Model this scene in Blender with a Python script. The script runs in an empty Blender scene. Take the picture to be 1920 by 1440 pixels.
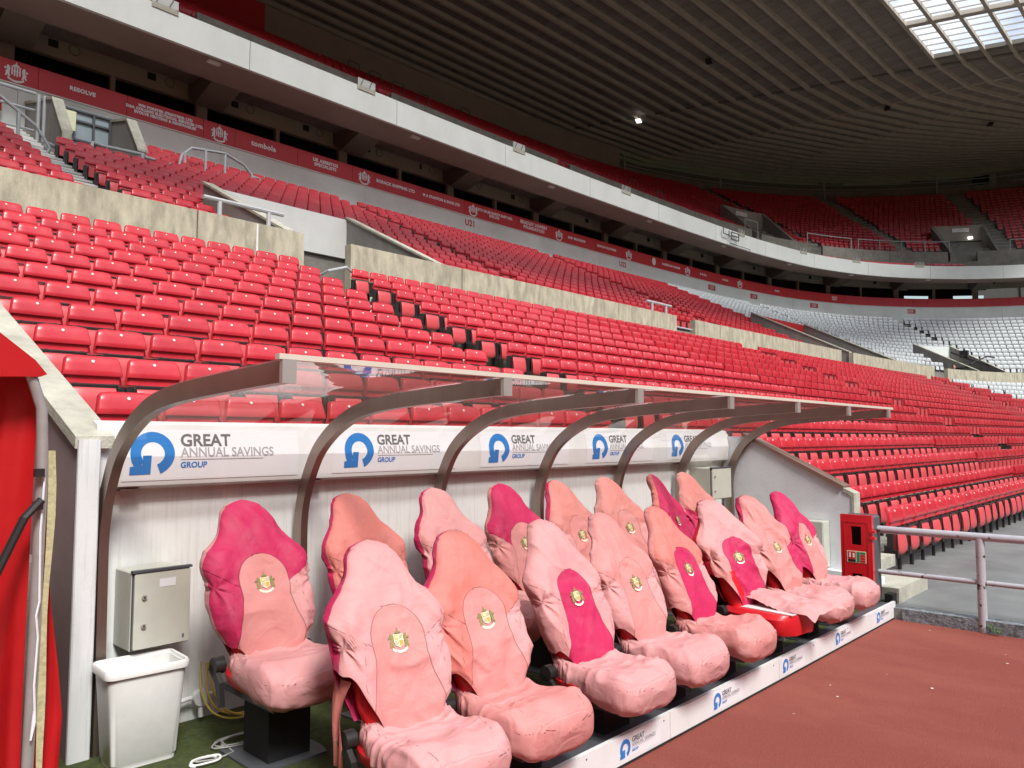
import bpy, math, random
import numpy as np
from mathutils import Vector, Matrix
random.seed(7); RNG = np.random.default_rng(7)
R = math.radians
SC = bpy.context.scene
COL = SC.collection

# ------------------------------------------------------------------ camera
PITCH = 3.967
cam_d = bpy.data.cameras.new("camera"); cam = bpy.data.objects.new("camera", cam_d); COL.objects.link(cam)
SC.camera = cam
cam_d.sensor_fit = 'HORIZONTAL'; cam_d.sensor_width = 36.0
cam_d.lens = 36.0 * 1442.0 / 1920.0
cam_d.clip_start = 0.05; cam_d.clip_end = 3000
cam.location = (0, 0, 1.65)
cam.rotation_euler = (R(90 + PITCH), 0, R(-(90 - 42.83)))
# ------------------------------------------------------------------ world and sun
SUN_EL, SUN_AZ = 50.0, 200.0          # azimuth clockwise from +Y
wd = bpy.data.worlds.new("World"); SC.world = wd; wd.use_nodes = True
nt = wd.node_tree; nt.nodes.clear()
wo = nt.nodes.new('ShaderNodeOutputWorld'); bg = nt.nodes.new('ShaderNodeBackground')
sky = nt.nodes.new('ShaderNodeTexSky'); sky.sky_type = 'NISHITA'; sky.sun_disc = False
sky.sun_elevation = R(SUN_EL); sky.sun_rotation = R(SUN_AZ); sky.air_density = 1.2; sky.dust_density = 1.5
tc = nt.nodes.new('ShaderNodeTexCoord'); mp = nt.nodes.new('ShaderNodeMapping'); mp.inputs['Scale'].default_value = (1.6, 1.6, 4.0)
cn = nt.nodes.new('ShaderNodeTexNoise'); cn.inputs['Scale'].default_value = 1.7; cn.inputs['Detail'].default_value = 7; cn.inputs['Roughness'].default_value = .55
cr = nt.nodes.new('ShaderNodeValToRGB'); cr.color_ramp.elements[0].position = .42; cr.color_ramp.elements[1].position = .62
cr.color_ramp.elements[0].color = (.25, .25, .25, 1); cr.color_ramp.elements[1].color = (1, 1, 1, 1)
mx = nt.nodes.new('ShaderNodeMixRGB'); mx.inputs[2].default_value = (9.6, 9.8, 10.2, 1)
nt.links.new(tc.outputs['Generated'], mp.inputs[0]); nt.links.new(mp.outputs[0], cn.inputs['Vector'])
nt.links.new(cn.outputs['Fac'], cr.inputs[0]); nt.links.new(cr.outputs[0], mx.inputs[0])
nt.links.new(sky.outputs[0], mx.inputs[1]); nt.links.new(mx.outputs[0], bg.inputs[0])
bg.inputs[1].default_value = 0.118
nt.links.new(bg.outputs[0], wo.inputs[0])
sd = bpy.data.lights.new("sun", 'SUN'); sd.energy = 2.6; sd.angle = R(14); sd.color = (1, .955, .88)
so = bpy.data.objects.new("sun", sd); COL.objects.link(so)
az = R(SUN_AZ); el = R(SUN_EL)
sv = Vector((math.sin(az) * math.cos(el), math.cos(az) * math.cos(el), math.sin(el)))
sd.color = (1, .972, .925)
so.rotation_euler = sv.to_track_quat('Z', 'Y').to_euler()
SC.view_settings.view_transform = 'Standard'; SC.view_settings.look = 'None'
SC.view_settings.exposure = 0.70; SC.view_settings.gamma = 1.0
try: SC.view_settings.use_curve_mapping = False
except Exception: pass
SC.cycles.max_bounces = 8; SC.cycles.diffuse_bounces = 4; SC.cycles.glossy_bounces = 4
SC.cycles.transparent_max_bounces = 16; SC.cycles.transmission_bounces = 6
SC.cycles.caustics_reflective = False; SC.cycles.caustics_refractive = False
try: SC.cycles.use_denoising = True
except Exception: pass

# ------------------------------------------------------------------ materials
def new_mat(name):
    m = bpy.data.materials.new(name); m.use_nodes = True
    n = m.node_tree.nodes; return m, n, m.node_tree.links, n['Principled BSDF']
def mat(name, col, rough=.6, metal=0., var=.12, vscale=3., bump=0., bscale=40., stretch=(1, 1, 1), col2=None, var2=0., v2scale=.6, coat=0., spec=None, detail=6, lo=.45, hi=.68):
    m, n, L, b = new_mat(name)
    tc = n.new('ShaderNodeTexCoord'); mp = n.new('ShaderNodeMapping'); mp.inputs['Scale'].default_value = stretch
    L.new(tc.outputs['Object'], mp.inputs[0])
    n1 = n.new('ShaderNodeTexNoise'); n1.inputs['Scale'].default_value = vscale; n1.inputs['Detail'].default_value = detail; n1.inputs['Roughness'].default_value = .62
    L.new(mp.outputs[0], n1.inputs['Vector'])
    mr = n.new('ShaderNodeMapRange'); mr.inputs['From Min'].default_value = .3; mr.inputs['From Max'].default_value = .7
    mr.inputs['To Min'].default_value = 1 - var; mr.inputs['To Max'].default_value = 1 + var
    L.new(n1.outputs['Fac'], mr.inputs[0])
    mul = n.new('ShaderNodeVectorMath'); mul.operation = 'SCALE'; mul.inputs[0].default_value = col[:3]
    L.new(mr.outputs[0], mul.inputs['Scale'])
    out = mul.outputs[0]
    if col2 is not None:
        n2 = n.new('ShaderNodeTexNoise'); n2.inputs['Scale'].default_value = v2scale; n2.inputs['Detail'].default_value = 5; n2.inputs['Roughness'].default_value = .65
        L.new(mp.outputs[0], n2.inputs['Vector'])
        m2 = n.new('ShaderNodeMapRange'); m2.inputs['From Min'].default_value = lo; m2.inputs['From Max'].default_value = hi; m2.inputs['To Max'].default_value = var2
        L.new(n2.outputs['Fac'], m2.inputs[0])
        mm = n.new('ShaderNodeMixRGB'); mm.inputs[2].default_value = (*col2[:3], 1)
        L.new(m2.outputs[0], mm.inputs[0]); L.new(out, mm.inputs[1]); out = mm.outputs[0]
    L.new(out, b.inputs['Base Color'])
    b.inputs['Roughness'].default_value = rough; b.inputs['Metallic'].default_value = metal
    if coat: b.inputs['Coat Weight'].default_value = coat; b.inputs['Coat Roughness'].default_value = .2
    if spec is not None: b.inputs['Specular IOR Level'].default_value = spec
    if bump:
        nb = n.new('ShaderNodeTexNoise'); nb.inputs['Scale'].default_value = bscale; nb.inputs['Detail'].default_value = 4
        L.new(mp.outputs[0], nb.inputs['Vector'])
        bp = n.new('ShaderNodeBump'); bp.inputs['Strength'].default_value = bump; bp.inputs['Distance'].default_value = .02
        L.new(nb.outputs['Fac'], bp.inputs['Height']); L.new(bp.outputs[0], b.inputs['Normal'])
    return m

M = {}
M['track'] = mat('running_track', (.35, .076, .054), .9, var=.20, vscale=95, bump=1., bscale=170, col2=(.50, .15, .10), var2=.4, v2scale=1.1, detail=8, stretch=(1.6, .7, 1))
M['apron'] = mat('apron_concrete', (.165, .175, .175), .55, var=.22, vscale=1.1, bump=.25, bscale=60, col2=(.25, .26, .25), var2=.5, v2scale=2.)
M['kerbpaint'] = mat('kerb_paint', (.22, .25, .27), .8, var=.35, vscale=22, bump=.6, bscale=60, col2=(.05, .055, .06), var2=.8, v2scale=24)
M['conc'] = mat('parapet_concrete', (.47, .44, .335), .9, var=.22, vscale=3.2, bump=.4, bscale=40, stretch=(2.2, 2.2, .7), col2=(.25, .235, .17), var2=.6, v2scale=1.8, lo=.46, hi=.62, detail=9)
M['conc2'] = mat('terrace_concrete', (.26, .25, .22), .9, var=.2, vscale=2.5, bump=.3, bscale=60, col2=(.16, .155, .135), var2=.6, v2scale=.9)
M['concgrey'] = mat('grey_concrete', (.26, .25, .235), .9, var=.15, vscale=3, bump=.2, bscale=60, stretch=(1, 1, .3))
M['coping'] = mat('coping_concrete', (.47, .455, .38), .9, var=.16, vscale=6, bump=.4, bscale=70, col2=(.26, .25, .20), var2=.6, v2scale=4)
M['lightwall'] = mat('pale_painted_wall', (.82, .88, .84), .8, var=.06, vscale=.5, col2=(.60, .62, .60), var2=.4, v2scale=.55)
M['fascia'] = mat('fascia_panel', (.74, .77, .74), .7, var=.04, vscale=.7, bump=.1, bscale=30, stretch=(1, 1, .6), col2=(.62, .65, .61), var2=.4, v2scale=.8)
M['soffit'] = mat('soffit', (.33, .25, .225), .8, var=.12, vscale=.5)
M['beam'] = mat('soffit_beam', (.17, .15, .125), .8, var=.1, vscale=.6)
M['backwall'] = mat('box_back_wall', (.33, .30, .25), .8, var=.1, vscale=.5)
M['roof'] = mat('roof_deck', (.20, .165, .14), .75, var=.2, vscale=.7, detail=3)
M['rib'] = mat('roof_purlin', (.46, .41, .35), .6, var=.12, vscale=1.)
M['white'] = mat('white_paint', (.78, .78, .75), .6, var=.05, vscale=2.)
M['whiteboard'] = mat('white_board', (.76, .77, .77), .35, var=.05, vscale=1.2, col2=(.55, .55, .52), var2=.3, v2scale=1.6)
M['sticker'] = mat('white_vinyl', (.80, .81, .84), .3, var=.02, vscale=3)
M['banner'] = mat('banner_red', (.56, .036, .048), .55, var=.07, vscale=.6)
M['banner2'] = mat('banner_bright_red', (.56, .018, .022), .55, var=.07, vscale=.6)
M['lettering'] = mat('white_lettering', (.82, .82, .82), .5, var=.02)
M['blue'] = mat('logo_blue', (.025, .20, .56), .35, var=.04)
M['greydk'] = mat('logo_dark_grey', (.14, .14, .145), .4, var=.04)
M['greylt'] = mat('logo_light_grey', (.36, .36, .37), .4, var=.04)
M['seat_red'] = mat('seat_red_plastic', (.56, .024, .040), .27, var=.10, vscale=2.1, spec=.55, col2=(.72, .10, .11), var2=.35, v2scale=1.3)
def vary(m, lo, hi):
    n = m.node_tree.nodes; L = m.node_tree.links; b = n['Principled BSDF']; src = b.inputs['Base Color'].links[0].from_socket
    oi = n.new('ShaderNodeObjectInfo'); r = n.new('ShaderNodeMapRange'); r.inputs['To Min'].default_value = lo; r.inputs['To Max'].default_value = hi; L.new(oi.outputs['Random'], r.inputs[0])
    sc = n.new('ShaderNodeVectorMath'); sc.operation = 'SCALE'; L.new(src, sc.inputs[0]); L.new(r.outputs[0], sc.inputs['Scale']); L.new(sc.outputs[0], b.inputs['Base Color'])
vary(M['seat_red'], .90, 1.06)
M['seat_pan'] = mat('seat_pan_faded', (.62, .075, .085), .42, var=.08, vscale=2.5)
M['seat_white'] = mat('seat_white_plastic', (.66, .70, .72), .4, var=.06)
M['black'] = mat('black_steel', (.02, .018, .018), .45, var=.2)
M['blackm'] = mat('matt_black', (.012, .012, .013), .8, var=.2)
M['disc'] = mat('number_disc', (.75, .72, .66), .6, var=.1, vscale=30)
M['galv'] = mat('grey_rail_paint', (.42, .44, .46), .5, var=.1, vscale=4)
M['railpaint'] = mat('chipped_rail_paint', (.43, .435, .475), .5, var=.08, vscale=8, col2=(.07, .03, .02), var2=1., v2scale=9, lo=.61, hi=.622)
M['steel'] = mat('brushed_steel', (.30, .235, .20), .33, .85, var=.10, vscale=8, stretch=(1, 1, .1))
M['steelcap'] = mat('alloy_end_cap', (.55, .54, .50), .4, .6, var=.1)
M['trim'] = mat('cream_roof_trim', (.62, .58, .49), .5, var=.06)
M['box'] = mat('grey_green_enclosure', (.54, .55, .48), .45, var=.06, vscale=7, col2=(.55, .54, .46), var2=.4, v2scale=9)
M['bin'] = mat('white_bin_plastic', (.80, .81, .79), .45, var=.03, vscale=6, col2=(.62, .60, .57), var2=.25, v2scale=10)
M['grey'] = mat('dark_grey_plastic', (.075, .08, .09), .5)
M['cabred'] = mat('cabinet_red', (.60, .012, .02), .35, var=.05, coat=.3)
M['turf'] = mat('artificial_turf', (.10, .135, .032), .95, var=.35, vscale=30, bump=1., bscale=420, col2=(.085, .10, .03), var2=.6, v2scale=3)
M['tarp'] = mat('red_tarpaulin', (.46, .009, .012), .38, var=.15, vscale=2.2, col2=(.40, .006, .008), var2=.5, v2scale=3.)
M['tube'] = mat('galvanised_tube', (.45, .44, .43), .42, .5, var=.15, vscale=8)
M['canvas'] = mat('canvas_strap', (.46, .42, .24), .95, var=.25, vscale=60)
M['cable_g'] = mat('grey_cable', (.42, .42, .40), .5)
M['cable_y'] = mat('yellow_cable', (.62, .45, .08), .5)
M['shell_red'] = mat('red_leather', (.58, .012, .02), .35, var=.08, vscale=5)
M['shell_white'] = mat('white_leather', (.68, .67, .67), .45, var=.05)
M['gold'] = mat('crest_gold', (.62, .45, .14), .6); M['olive'] = mat('crest_olive', (.24, .22, .08), .7)
M['cream'] = mat('crest_cream', (.80, .76, .55), .6); M['orange'] = mat('crest_orange', (.66, .33, .06), .6)
M['skin'] = mat('skin', (.50, .29, .21), .6); M['cloth'] = mat('black_cloth', (.012, .012, .015), .9)
M['green'] = mat('sign_green', (.02, .26, .10), .5); M['brown'] = mat('brown_trim', (.22, .13, .10), .45, var=.15)
M['lampwhite'] = mat('lamp_body', (.75, .75, .72), .4)
M['yellowsign'] = mat('pale_yellow_board', (.75, .75, .50), .5)
M['door'] = mat('grey_door', (.30, .36, .39), .5, var=.05)
M['bluegrey'] = mat('bluegrey_wall', (.74, .77, .81), .75, var=.05, vscale=1., bump=.15, bscale=60, col2=(.42, .44, .47), var2=.4, v2scale=2.)

def streaky(name, base, dirt, amt):
    m, n, L, b = new_mat(name)
    tc = n.new('ShaderNodeTexCoord'); mp = n.new('ShaderNodeMapping'); mp.inputs['Scale'].default_value = (26, 26, 1.2)
    L.new(tc.outputs['Object'], mp.inputs[0])
    n1 = n.new('ShaderNodeTexNoise'); n1.inputs['Scale'].default_value = 1.6; n1.inputs['Detail'].default_value = 7; n1.inputs['Roughness'].default_value = .7
    L.new(mp.outputs[0], n1.inputs['Vector'])
    r1 = n.new('ShaderNodeMapRange'); r1.inputs['From Min'].default_value = .5; r1.inputs['From Max'].default_value = .72; r1.inputs['To Max'].default_value = amt
    L.new(n1.outputs['Fac'], r1.inputs[0])
    n2 = n.new('ShaderNodeTexNoise'); n2.inputs['Scale'].default_value = 2.3; n2.inputs['Detail'].default_value = 9; n2.inputs['Roughness'].default_value = .75
    L.new(tc.outputs['Object'], n2.inputs['Vector'])
    r2 = n.new('ShaderNodeMapRange'); r2.inputs['From Min'].default_value = .52; r2.inputs['From Max'].default_value = .75; r2.inputs['To Max'].default_value = .45
    L.new(n2.outputs['Fac'], r2.inputs[0])
    m1 = n.new('ShaderNodeMixRGB'); m1.inputs[1].default_value = (*base, 1); m1.inputs[2].default_value = (*dirt, 1); L.new(r1.outputs[0], m1.inputs[0])
    m2 = n.new('ShaderNodeMixRGB'); m2.inputs[2].default_value = (base[0]*.72, base[1]*.76, base[2]*.8, 1); L.new(r2.outputs[0], m2.inputs[0]); L.new(m1.outputs[0], m2.inputs[1])
    L.new(m2.outputs[0], b.inputs['Base Color']); b.inputs['Roughness'].default_value = .75
    bp = n.new('ShaderNodeBump'); bp.inputs['Strength'].default_value = .35; bp.inputs['Distance'].default_value = .012
    L.new(n2.outputs['Fac'], bp.inputs['Height']); L.new(bp.outputs[0], b.inputs['Normal'])
    return m
M['dugwall'] = streaky('dirty_white_wall', (.80, .83, .82), (.56, .52, .43), .55)
M['pillar'] = streaky('peeling_white_pillar', (.74, .76, .76), (.42, .44, .42), .6)

def glass_mat(name, tint, refl, rough=.03):
    m, n, L, b = new_mat(name)
    tr = n.new('ShaderNodeBsdfTransparent'); tr.inputs[0].default_value = (*tint, 1)
    gl = n.new('ShaderNodeBsdfGlossy'); gl.inputs['Roughness'].default_value = rough; gl.inputs[0].default_value = (1, 1, 1, 1)
    lw = n.new('ShaderNodeLayerWeight'); lw.inputs['Blend'].default_value = .5
    pw = n.new('ShaderNodeMath'); pw.operation = 'POWER'; pw.inputs[1].default_value = 4.2; L.new(lw.outputs['Facing'], pw.inputs[0])
    fr = n.new('ShaderNodeMath'); fr.operation = 'MULTIPLY_ADD'; fr.inputs[1].default_value = refl - .06; fr.inputs[2].default_value = .06; L.new(pw.outputs[0], fr.inputs[0])
    nz = n.new('ShaderNodeTexNoise'); nz.inputs['Scale'].default_value = 2.2; nz.inputs['Detail'].default_value = 2
    bp = n.new('ShaderNodeBump'); bp.inputs['Strength'].default_value = .10; bp.inputs['Distance'].default_value = .05
    tcn = n.new('ShaderNodeTexCoord'); L.new(tcn.outputs['Object'], nz.inputs['Vector'])
    L.new(nz.outputs['Fac'], bp.inputs['Height']); L.new(bp.outputs[0], gl.inputs['Normal'])
    mxs = n.new('ShaderNodeMixShader'); L.new(fr.outputs[0], mxs.inputs[0]); L.new(tr.outputs[0], mxs.inputs[1]); L.new(gl.outputs[0], mxs.inputs[2])
    L.new(mxs.outputs[0], n['Material Output'].inputs[0]); return m
M['glass'] = glass_mat('clear_polycarbonate', (.92, .88, .85), .95)
M['skyglass'] = glass_mat('skylight_glass', (.93, .95, .96), .5)
M['darkglass'] = mat('dark_window_glass', (.003, .003, .003), .35, var=.1, spec=.15)

# ------------------------------------------------------------------ mesh helpers
def wloc(o):
    v = Vector((0, 0, 0))
    while o is not None:
        v = v + Vector(o.location); o = o.parent
    return v
class MB:
    def __init__(s): s.v = []; s.f = []; s.m = []; s.cm = 0
    def add(s, vs, fs, mi=None):
        b = len(s.v); s.v.extend([tuple(p) for p in vs]); mi = s.cm if mi is None else mi
        for f in fs: s.f.append(tuple(b + i for i in f)); s.m.append(mi)
        return s
    def box(s, c, sz, rz=0., mi=None, rx=0., ry=0.):
        x, y, z = sz[0] / 2, sz[1] / 2, sz[2] / 2
        pts = [Vector(p) for p in ((-x,-y,-z),(x,-y,-z),(x,y,-z),(-x,y,-z),(-x,-y,z),(x,-y,z),(x,y,z),(-x,y,z))]
        if rz or rx or ry:
            mt = Matrix.Rotation(rz, 3, 'Z') @ Matrix.Rotation(ry, 3, 'Y') @ Matrix.Rotation(rx, 3, 'X')
            pts = [mt @ p for p in pts]
        pts = [p + Vector(c) for p in pts]
        return s.add(pts, [(0,3,2,1),(4,5,6,7),(0,1,5,4),(1,2,6,5),(2,3,7,6),(3,0,4,7)], mi)
    def bbox(s, a, b, mi=None):
        return s.box([(a[i]+b[i])/2 for i in range(3)], [abs(b[i]-a[i]) for i in range(3)], 0, mi)
    def cbox(s, c, sz, ch=.01, axis=2, mi=None):
        # box with chamfered edges along one axis
        hx, hy, hz = sz[0]/2, sz[1]/2, sz[2]/2
        a, b, h = [(hy, hz, hx), (hx, hz, hy), (hx, hy, hz)][axis]
        pr = [(a-ch,-b),(a,-b+ch),(a,b-ch),(a-ch,b),(-a+ch,b),(-a,b-ch),(-a,-b+ch),(-a+ch,-b)]
        vs = []
        for t in (-h, h):
            for p, q in pr:
                w = [(t,p,q),(p,t,q),(p,q,t)][axis]; vs.append((c[0]+w[0], c[1]+w[1], c[2]+w[2]))
        n = 8; fs = [tuple(range(n)), tuple(range(2*n-1, n-1, -1))] + [(i, (i+1)%n, n+(i+1)%n, n+i) for i in range(n)]
        return s.add(vs, fs, mi)
    def prism(s, poly, a, b, axis, mi=None):
        # poly (2D) in the plane normal to axis, extruded from a to b
        vs = []
        for t in (a, b):
            for p, q in poly:
                vs.append([(t,p,q),(p,t,q),(p,q,t)][axis])
        n = len(poly); fs = [tuple(range(n)), tuple(range(2*n-1, n-1, -1))] + [(i, (i+1)%n, n+(i+1)%n, n+i) for i in range(n)]
        return s.add(vs, fs, mi)
    def tube(s, pts, r, n=8, mi=None, cap=True, closed=False):
        P = [Vector(p) for p in pts]; rings = []; up = None
        for i, p in enumerate(P):
            if closed: t = (P[(i+1)%len(P)] - P[i-1])
            else: t = (P[min(i+1, len(P)-1)] - P[max(i-1, 0)])
            t.normalize()
            if up is None:
                up = Vector((0,0,1)) if abs(t.z) < .9 else Vector((1,0,0))
            a = t.cross(up)
            if a.length < 1e-4: a = t.cross(Vector((1,0,0)))
            a.normalize(); b = a.cross(t).normalized(); up = b
            rr = r[i] if isinstance(r, (list, tuple)) else r
            rings.append([p + a*math.cos(2*math.pi*k/n)*rr + b*math.sin(2*math.pi*k/n)*rr for k in range(n)])
        vs = [q for rg in rings for q in rg]; fs = []
        L = len(P)
        for i in range(L if closed else L-1):
            j = (i+1) % L
            for k in range(n): fs.append((i*n+k, i*n+(k+1)%n, j*n+(k+1)%n, j*n+k))
        if cap and not closed: fs.append(tuple(range(n-1,-1,-1))); fs.append(tuple((L-1)*n+k for k in range(n)))
        return s.add(vs, fs, mi)
    def grid(s, G, mi=None, closeu=False):
        # G[i][j] points
        nu, nv = len(G), len(G[0]); vs = [p for row in G for p in row]; fs = []
        for i in range(nu-1):
            for j in range(nv if closeu else nv-1):
                fs.append((i*nv+j, i*nv+(j+1)%nv, (i+1)*nv+(j+1)%nv, (i+1)*nv+j))
        return s.add(vs, fs, mi)
    def cyl(s, c, r, h, axis=2, n=16, mi=None, r2=None):
        d = [(1,0,0),(0,1,0),(0,0,1)][axis]
        a = Vector(c) - Vector(d)*h/2; b = Vector(c) + Vector(d)*h/2
        return s.tube([a, b], [r, r if r2 is None else r2], n, mi)
    def mesh(s, name, mats, off=(0,0,0), smooth=None):
        me = bpy.data.meshes.new(name)
        me.from_pydata([(p[0]-off[0], p[1]-off[1], p[2]-off[2]) for p in s.v], [], s.f)
        for m in (mats if isinstance(mats, (list, tuple)) else [mats]): me.materials.append(M[m] if isinstance(m, str) else m)
        if any(s.m): me.polygons.foreach_set('material_index', s.m)
        if smooth is not None:
            me.polygons.foreach_set('use_smooth', [True]*len(me.polygons))
            try: me.set_sharp_from_angle(angle=R(smooth))
            except Exception: pass
        me.update(); return me
    def build(s, name, mats, parent=None, smooth=None, label=None):
        off = wloc(parent) if parent is not None else Vector((0,0,0))
        o = bpy.data.objects.new(name, s.mesh(name, mats, off, smooth)); COL.objects.link(o)
        if parent is not None: o.parent = parent
        if label: o['label'] = label
        return o
def root(name, loc, label, cat, group=None, kind=None):
    o = bpy.data.objects.new(name, None); o.empty_display_size = .2; COL.objects.link(o); o.location = loc
    tag(o, label, cat, group, kind); return o
def tag(o, label=None, cat=None, group=None, kind=None):
    if label: o['label'] = label
    if cat: o['category'] = cat
    if group: o['group'] = group
    if kind: o['kind'] = kind
    return o
def struct(o): o['kind'] = 'structure'; return o
def pieces(name, mats, parent, builders, label=None):
    for b in builders: b.build(name, mats, parent)

ORD = ['first','second','third','fourth','fifth','sixth','seventh','eighth','ninth','tenth','eleventh','twelfth','thirteenth','fourteenth','fifteenth','sixteenth','seventeenth','eighteenth','nineteenth','twentieth']
def ordw(i):
    if i < 20: return ORD[i]
    t = ['twenty', 'thirty', 'forty', 'fifty'][i//10-2+0] if (i+1) % 10 else None
    n = i + 1
    if n % 10 == 0: return {30: 'thirtieth', 40: 'fortieth', 50: 'fiftieth'}.get(n, 'sixtieth')
    return ['twenty', 'thirty', 'forty', 'fifty'][n//10-2] + '-' + ORD[n % 10 - 1]
_fonts = {}
def text_mesh(txt, size, bold=.0, align='CENTER', space=1.0, sx=1.0):
    key = (txt, size, bold, align, space, sx)
    if key in _fonts: return _fonts[key]
    cu = bpy.data.curves.new('lettering', 'FONT'); cu.body = txt; cu.size = size; cu.align_x = align; cu.align_y = 'CENTER'
    cu.offset = bold; cu.extrude = 0.0; cu.space_character = space; cu.resolution_u = 3
    ob = bpy.data.objects.new('lettering', cu); COL.objects.link(ob)
    bpy.context.view_layer.update()
    me = bpy.data.meshes.new_from_object(ob.evaluated_get(bpy.context.evaluated_depsgraph_get()))
    bpy.data.objects.remove(ob); bpy.data.curves.remove(cu)
    vs = [(v.co.x*sx, v.co.y) for v in me.vertices]; fs = [tuple(p.vertices) for p in me.polygons]
    bpy.data.meshes.remove(me); _fonts[key] = (vs, fs); return _fonts[key]
def put_text(mb, txt, size, org, ux, uy, mi=0, **kw):
    vs, fs = text_mesh(txt, size, **kw); o = Vector(org); ux = Vector(ux); uy = Vector(uy)
    mb.add([o + ux*x + uy*y for x, y in vs], fs, mi)
def put_poly(mb, poly, org, ux, uy, mi=0):
    o = Vector(org); ux = Vector(ux); uy = Vector(uy)
    mb.add([o + ux*x + uy*y for x, y in poly], [tuple(range(len(poly)))], mi)

def logo(mb, org, ux, uy, Rr, nrm, full=True):
    """ring arrow mark (material 0 blue), wording (1 dark, 2 light grey)"""
    n = 40; a0, a1 = R(-68), R(226)
    o = Vector(org)
    vs = []
    for i in range(n+1):
        a = a0 + (a1-a0)*i/n
        for rr in (1., .53): vs.append((math.cos(a)*rr, math.sin(a)*rr))
    base = [o + Vector(ux)*x*Rr + Vector(uy)*y*Rr for x, y in vs]
    mb.add(base, [(2*i, 2*i+2, 2*i+3, 2*i+1) for i in range(n)], 0)
    o2 = o + Vector(nrm)*.0006
    put_poly(mb, [(x*Rr, y*Rr) for x, y in [(-.45,-.52),(-.45,-.08),(-.06,-.08),(-.07,-.93),(-1.,-.95),(-1.,-.58),(-.72,-.56)]], o2, ux, uy, 0)
    if full:
        put_text(mb, "GREAT", .80*Rr, o + Vector(ux)*1.28*Rr + Vector(uy)*.58*Rr, ux, uy, 1, bold=.022*Rr, align='LEFT', sx=1.0)
        put_text(mb, "ANNUAL SAVINGS", .62*Rr, o + Vector(ux)*1.28*Rr + Vector(uy)*.02*Rr, ux, uy, 2, bold=.010*Rr, align='LEFT', sx=.93)
        put_poly(mb, [(1.28*Rr,-.31*Rr),(5.5*Rr,-.31*Rr),(5.5*Rr,-.29*Rr),(1.28*Rr,-.29*Rr)], o, ux, uy, 1)
        put_text(mb, "GROUP", .38*Rr, o + Vector(ux)*1.28*Rr + Vector(uy)*-.56*Rr, ux, uy, 0, bold=.012*Rr, align='LEFT', sx=1.0)

def crest(mb, org, ux, uy, S, nrm, mono=False):
    """heraldic crest: shield with quarters, two supporters, helm spike and ribbon. materials: 0 gold 1 olive 2 cream 3 orange"""
    o = Vector(org); N = Vector(nrm)
    def pl(poly, mi, lift=0.): put_poly(mb, [(x*S, y*S) for x, y in poly], o + N*lift, ux, uy, 0 if mono else mi)
    k = .0012
    sh = [(-.24,.22),(.24,.22),(.25,-.1),(.2,-.26),(0,-.36),(-.2,-.26),(-.25,-.1)]
    if not mono:
        pl(sh, 2, k)
        pl([(-.21,.19),(-.01,.19),(-.01,-.03),(-.22,-.03)], 0, 2*k)
        pl([(.01,-.05),(.22,-.05),(.18,-.24),(.01,-.31)], 3, 2*k)
        for q in range(3):
            pl([(.04+.065*q,.19),(.07+.065*q,.19),(.07+.065*q,-.01),(.04+.065*q,-.01)], 1, 2*k)
            pl([(-.19+.065*q,-.06),(-.16+.065*q,-.06),(-.16+.065*q,-.25-.02*q),(-.19+.065*q,-.24-.02*q)], 1, 2*k)
        pl([(-.11+.05*math.cos(a), .08+.05*math.sin(a)) for a in np.linspace(0, 6.28, 9)[:-1]], 2, 3*k)
    else:
        for q in range(4):
            pl([(-.22+.12*q,.2),(-.15+.12*q,.2),(-.15+.12*q,-.3+.05*abs(q-1.5)),(-.22+.12*q,-.3+.05*abs(q-1.5))], 0, k)
        pl([(-.24,.25),(.24,.25),(.24,.21),(-.24,.21)], 0, k)
        pl([(-.22,.02),(.22,.02),(.22,-.02),(-.22,-.02)], 0, 2*k)
    for sg in (-1, 1):
        pl([(sg*x, y) for x, y in [(.27,.12),(.34,.26),(.42,.24),(.44,.12),(.40,.02),(.50,-.12),(.46,-.2),(.52,-.32),(.44,-.36),(.38,-.24),(.36,-.36),(.27,-.36),(.30,-.16)]][::sg], 1, k)
        pl([(sg*x, y) for x, y in [(.40,.05),(.52,.14),(.56,.04),(.5,-.0)]][::sg], 1, 2*k)
    pl([(-.36,-.36),(-.2,-.46),(0,-.5),(.2,-.46),(.36,-.36),(.4,-.46),(.22,-.57),(0,-.61),(-.22,-.57),(-.4,-.46)], 2, k)
    pl([(-.17,.26),(.17,.26),(.12,.34),(.04,.37),(0,.54),(-.04,.37),(-.12,.34)], 1, k)

# ------------------------------------------------------------------ the bowl's plan curve
_W = np.array([(-60,27.0),(-40,26.98),(-20,26.96),(0,26.95),(15,26.95),(27,26.92),(39,26.62),(46,26.3),(52,25.8),(59.3,24.4),(66.4,21.3),(72.3,16.2),(76.2,9.5),(78.2,1),(79,-8),(79.4,-20),(79.5,-40)], float)
def _catmull(P, m=60):
    out = []
    for i in range(1, len(P)-2):
        p0, p1, p2, p3 = P[i-1], P[i], P[i+1], P[i+2]
        for t in np.linspace(0, 1, m, endpoint=False):
            out.append(.5*((2*p1)+(-p0+p2)*t+(2*p0-5*p1+4*p2-p3)*t*t+(-p0+3*p1-3*p2+p3)*t**3))
    return np.array(out)
_C = _catmull(_W)
_s = np.concatenate([[0], np.cumsum(np.linalg.norm(np.diff(_C, axis=0), axis=1))])
_s += _C[0, 0]                      # s equals x on the straight
_T = np.gradient(_C, axis=0); _T /= np.linalg.norm(_T, axis=1)[:, None]
def WP(s, d=0.):
    x = np.interp(s, _s, _C[:, 0]); y = np.interp(s, _s, _C[:, 1])
    tx = np.interp(s, _s, _T[:, 0]); ty = np.interp(s, _s, _T[:, 1]); l = math.hypot(tx, ty); tx /= l; ty /= l
    return x + ty*d, y - tx*d, tx, ty          # inward normal = (ty, -tx)
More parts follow.
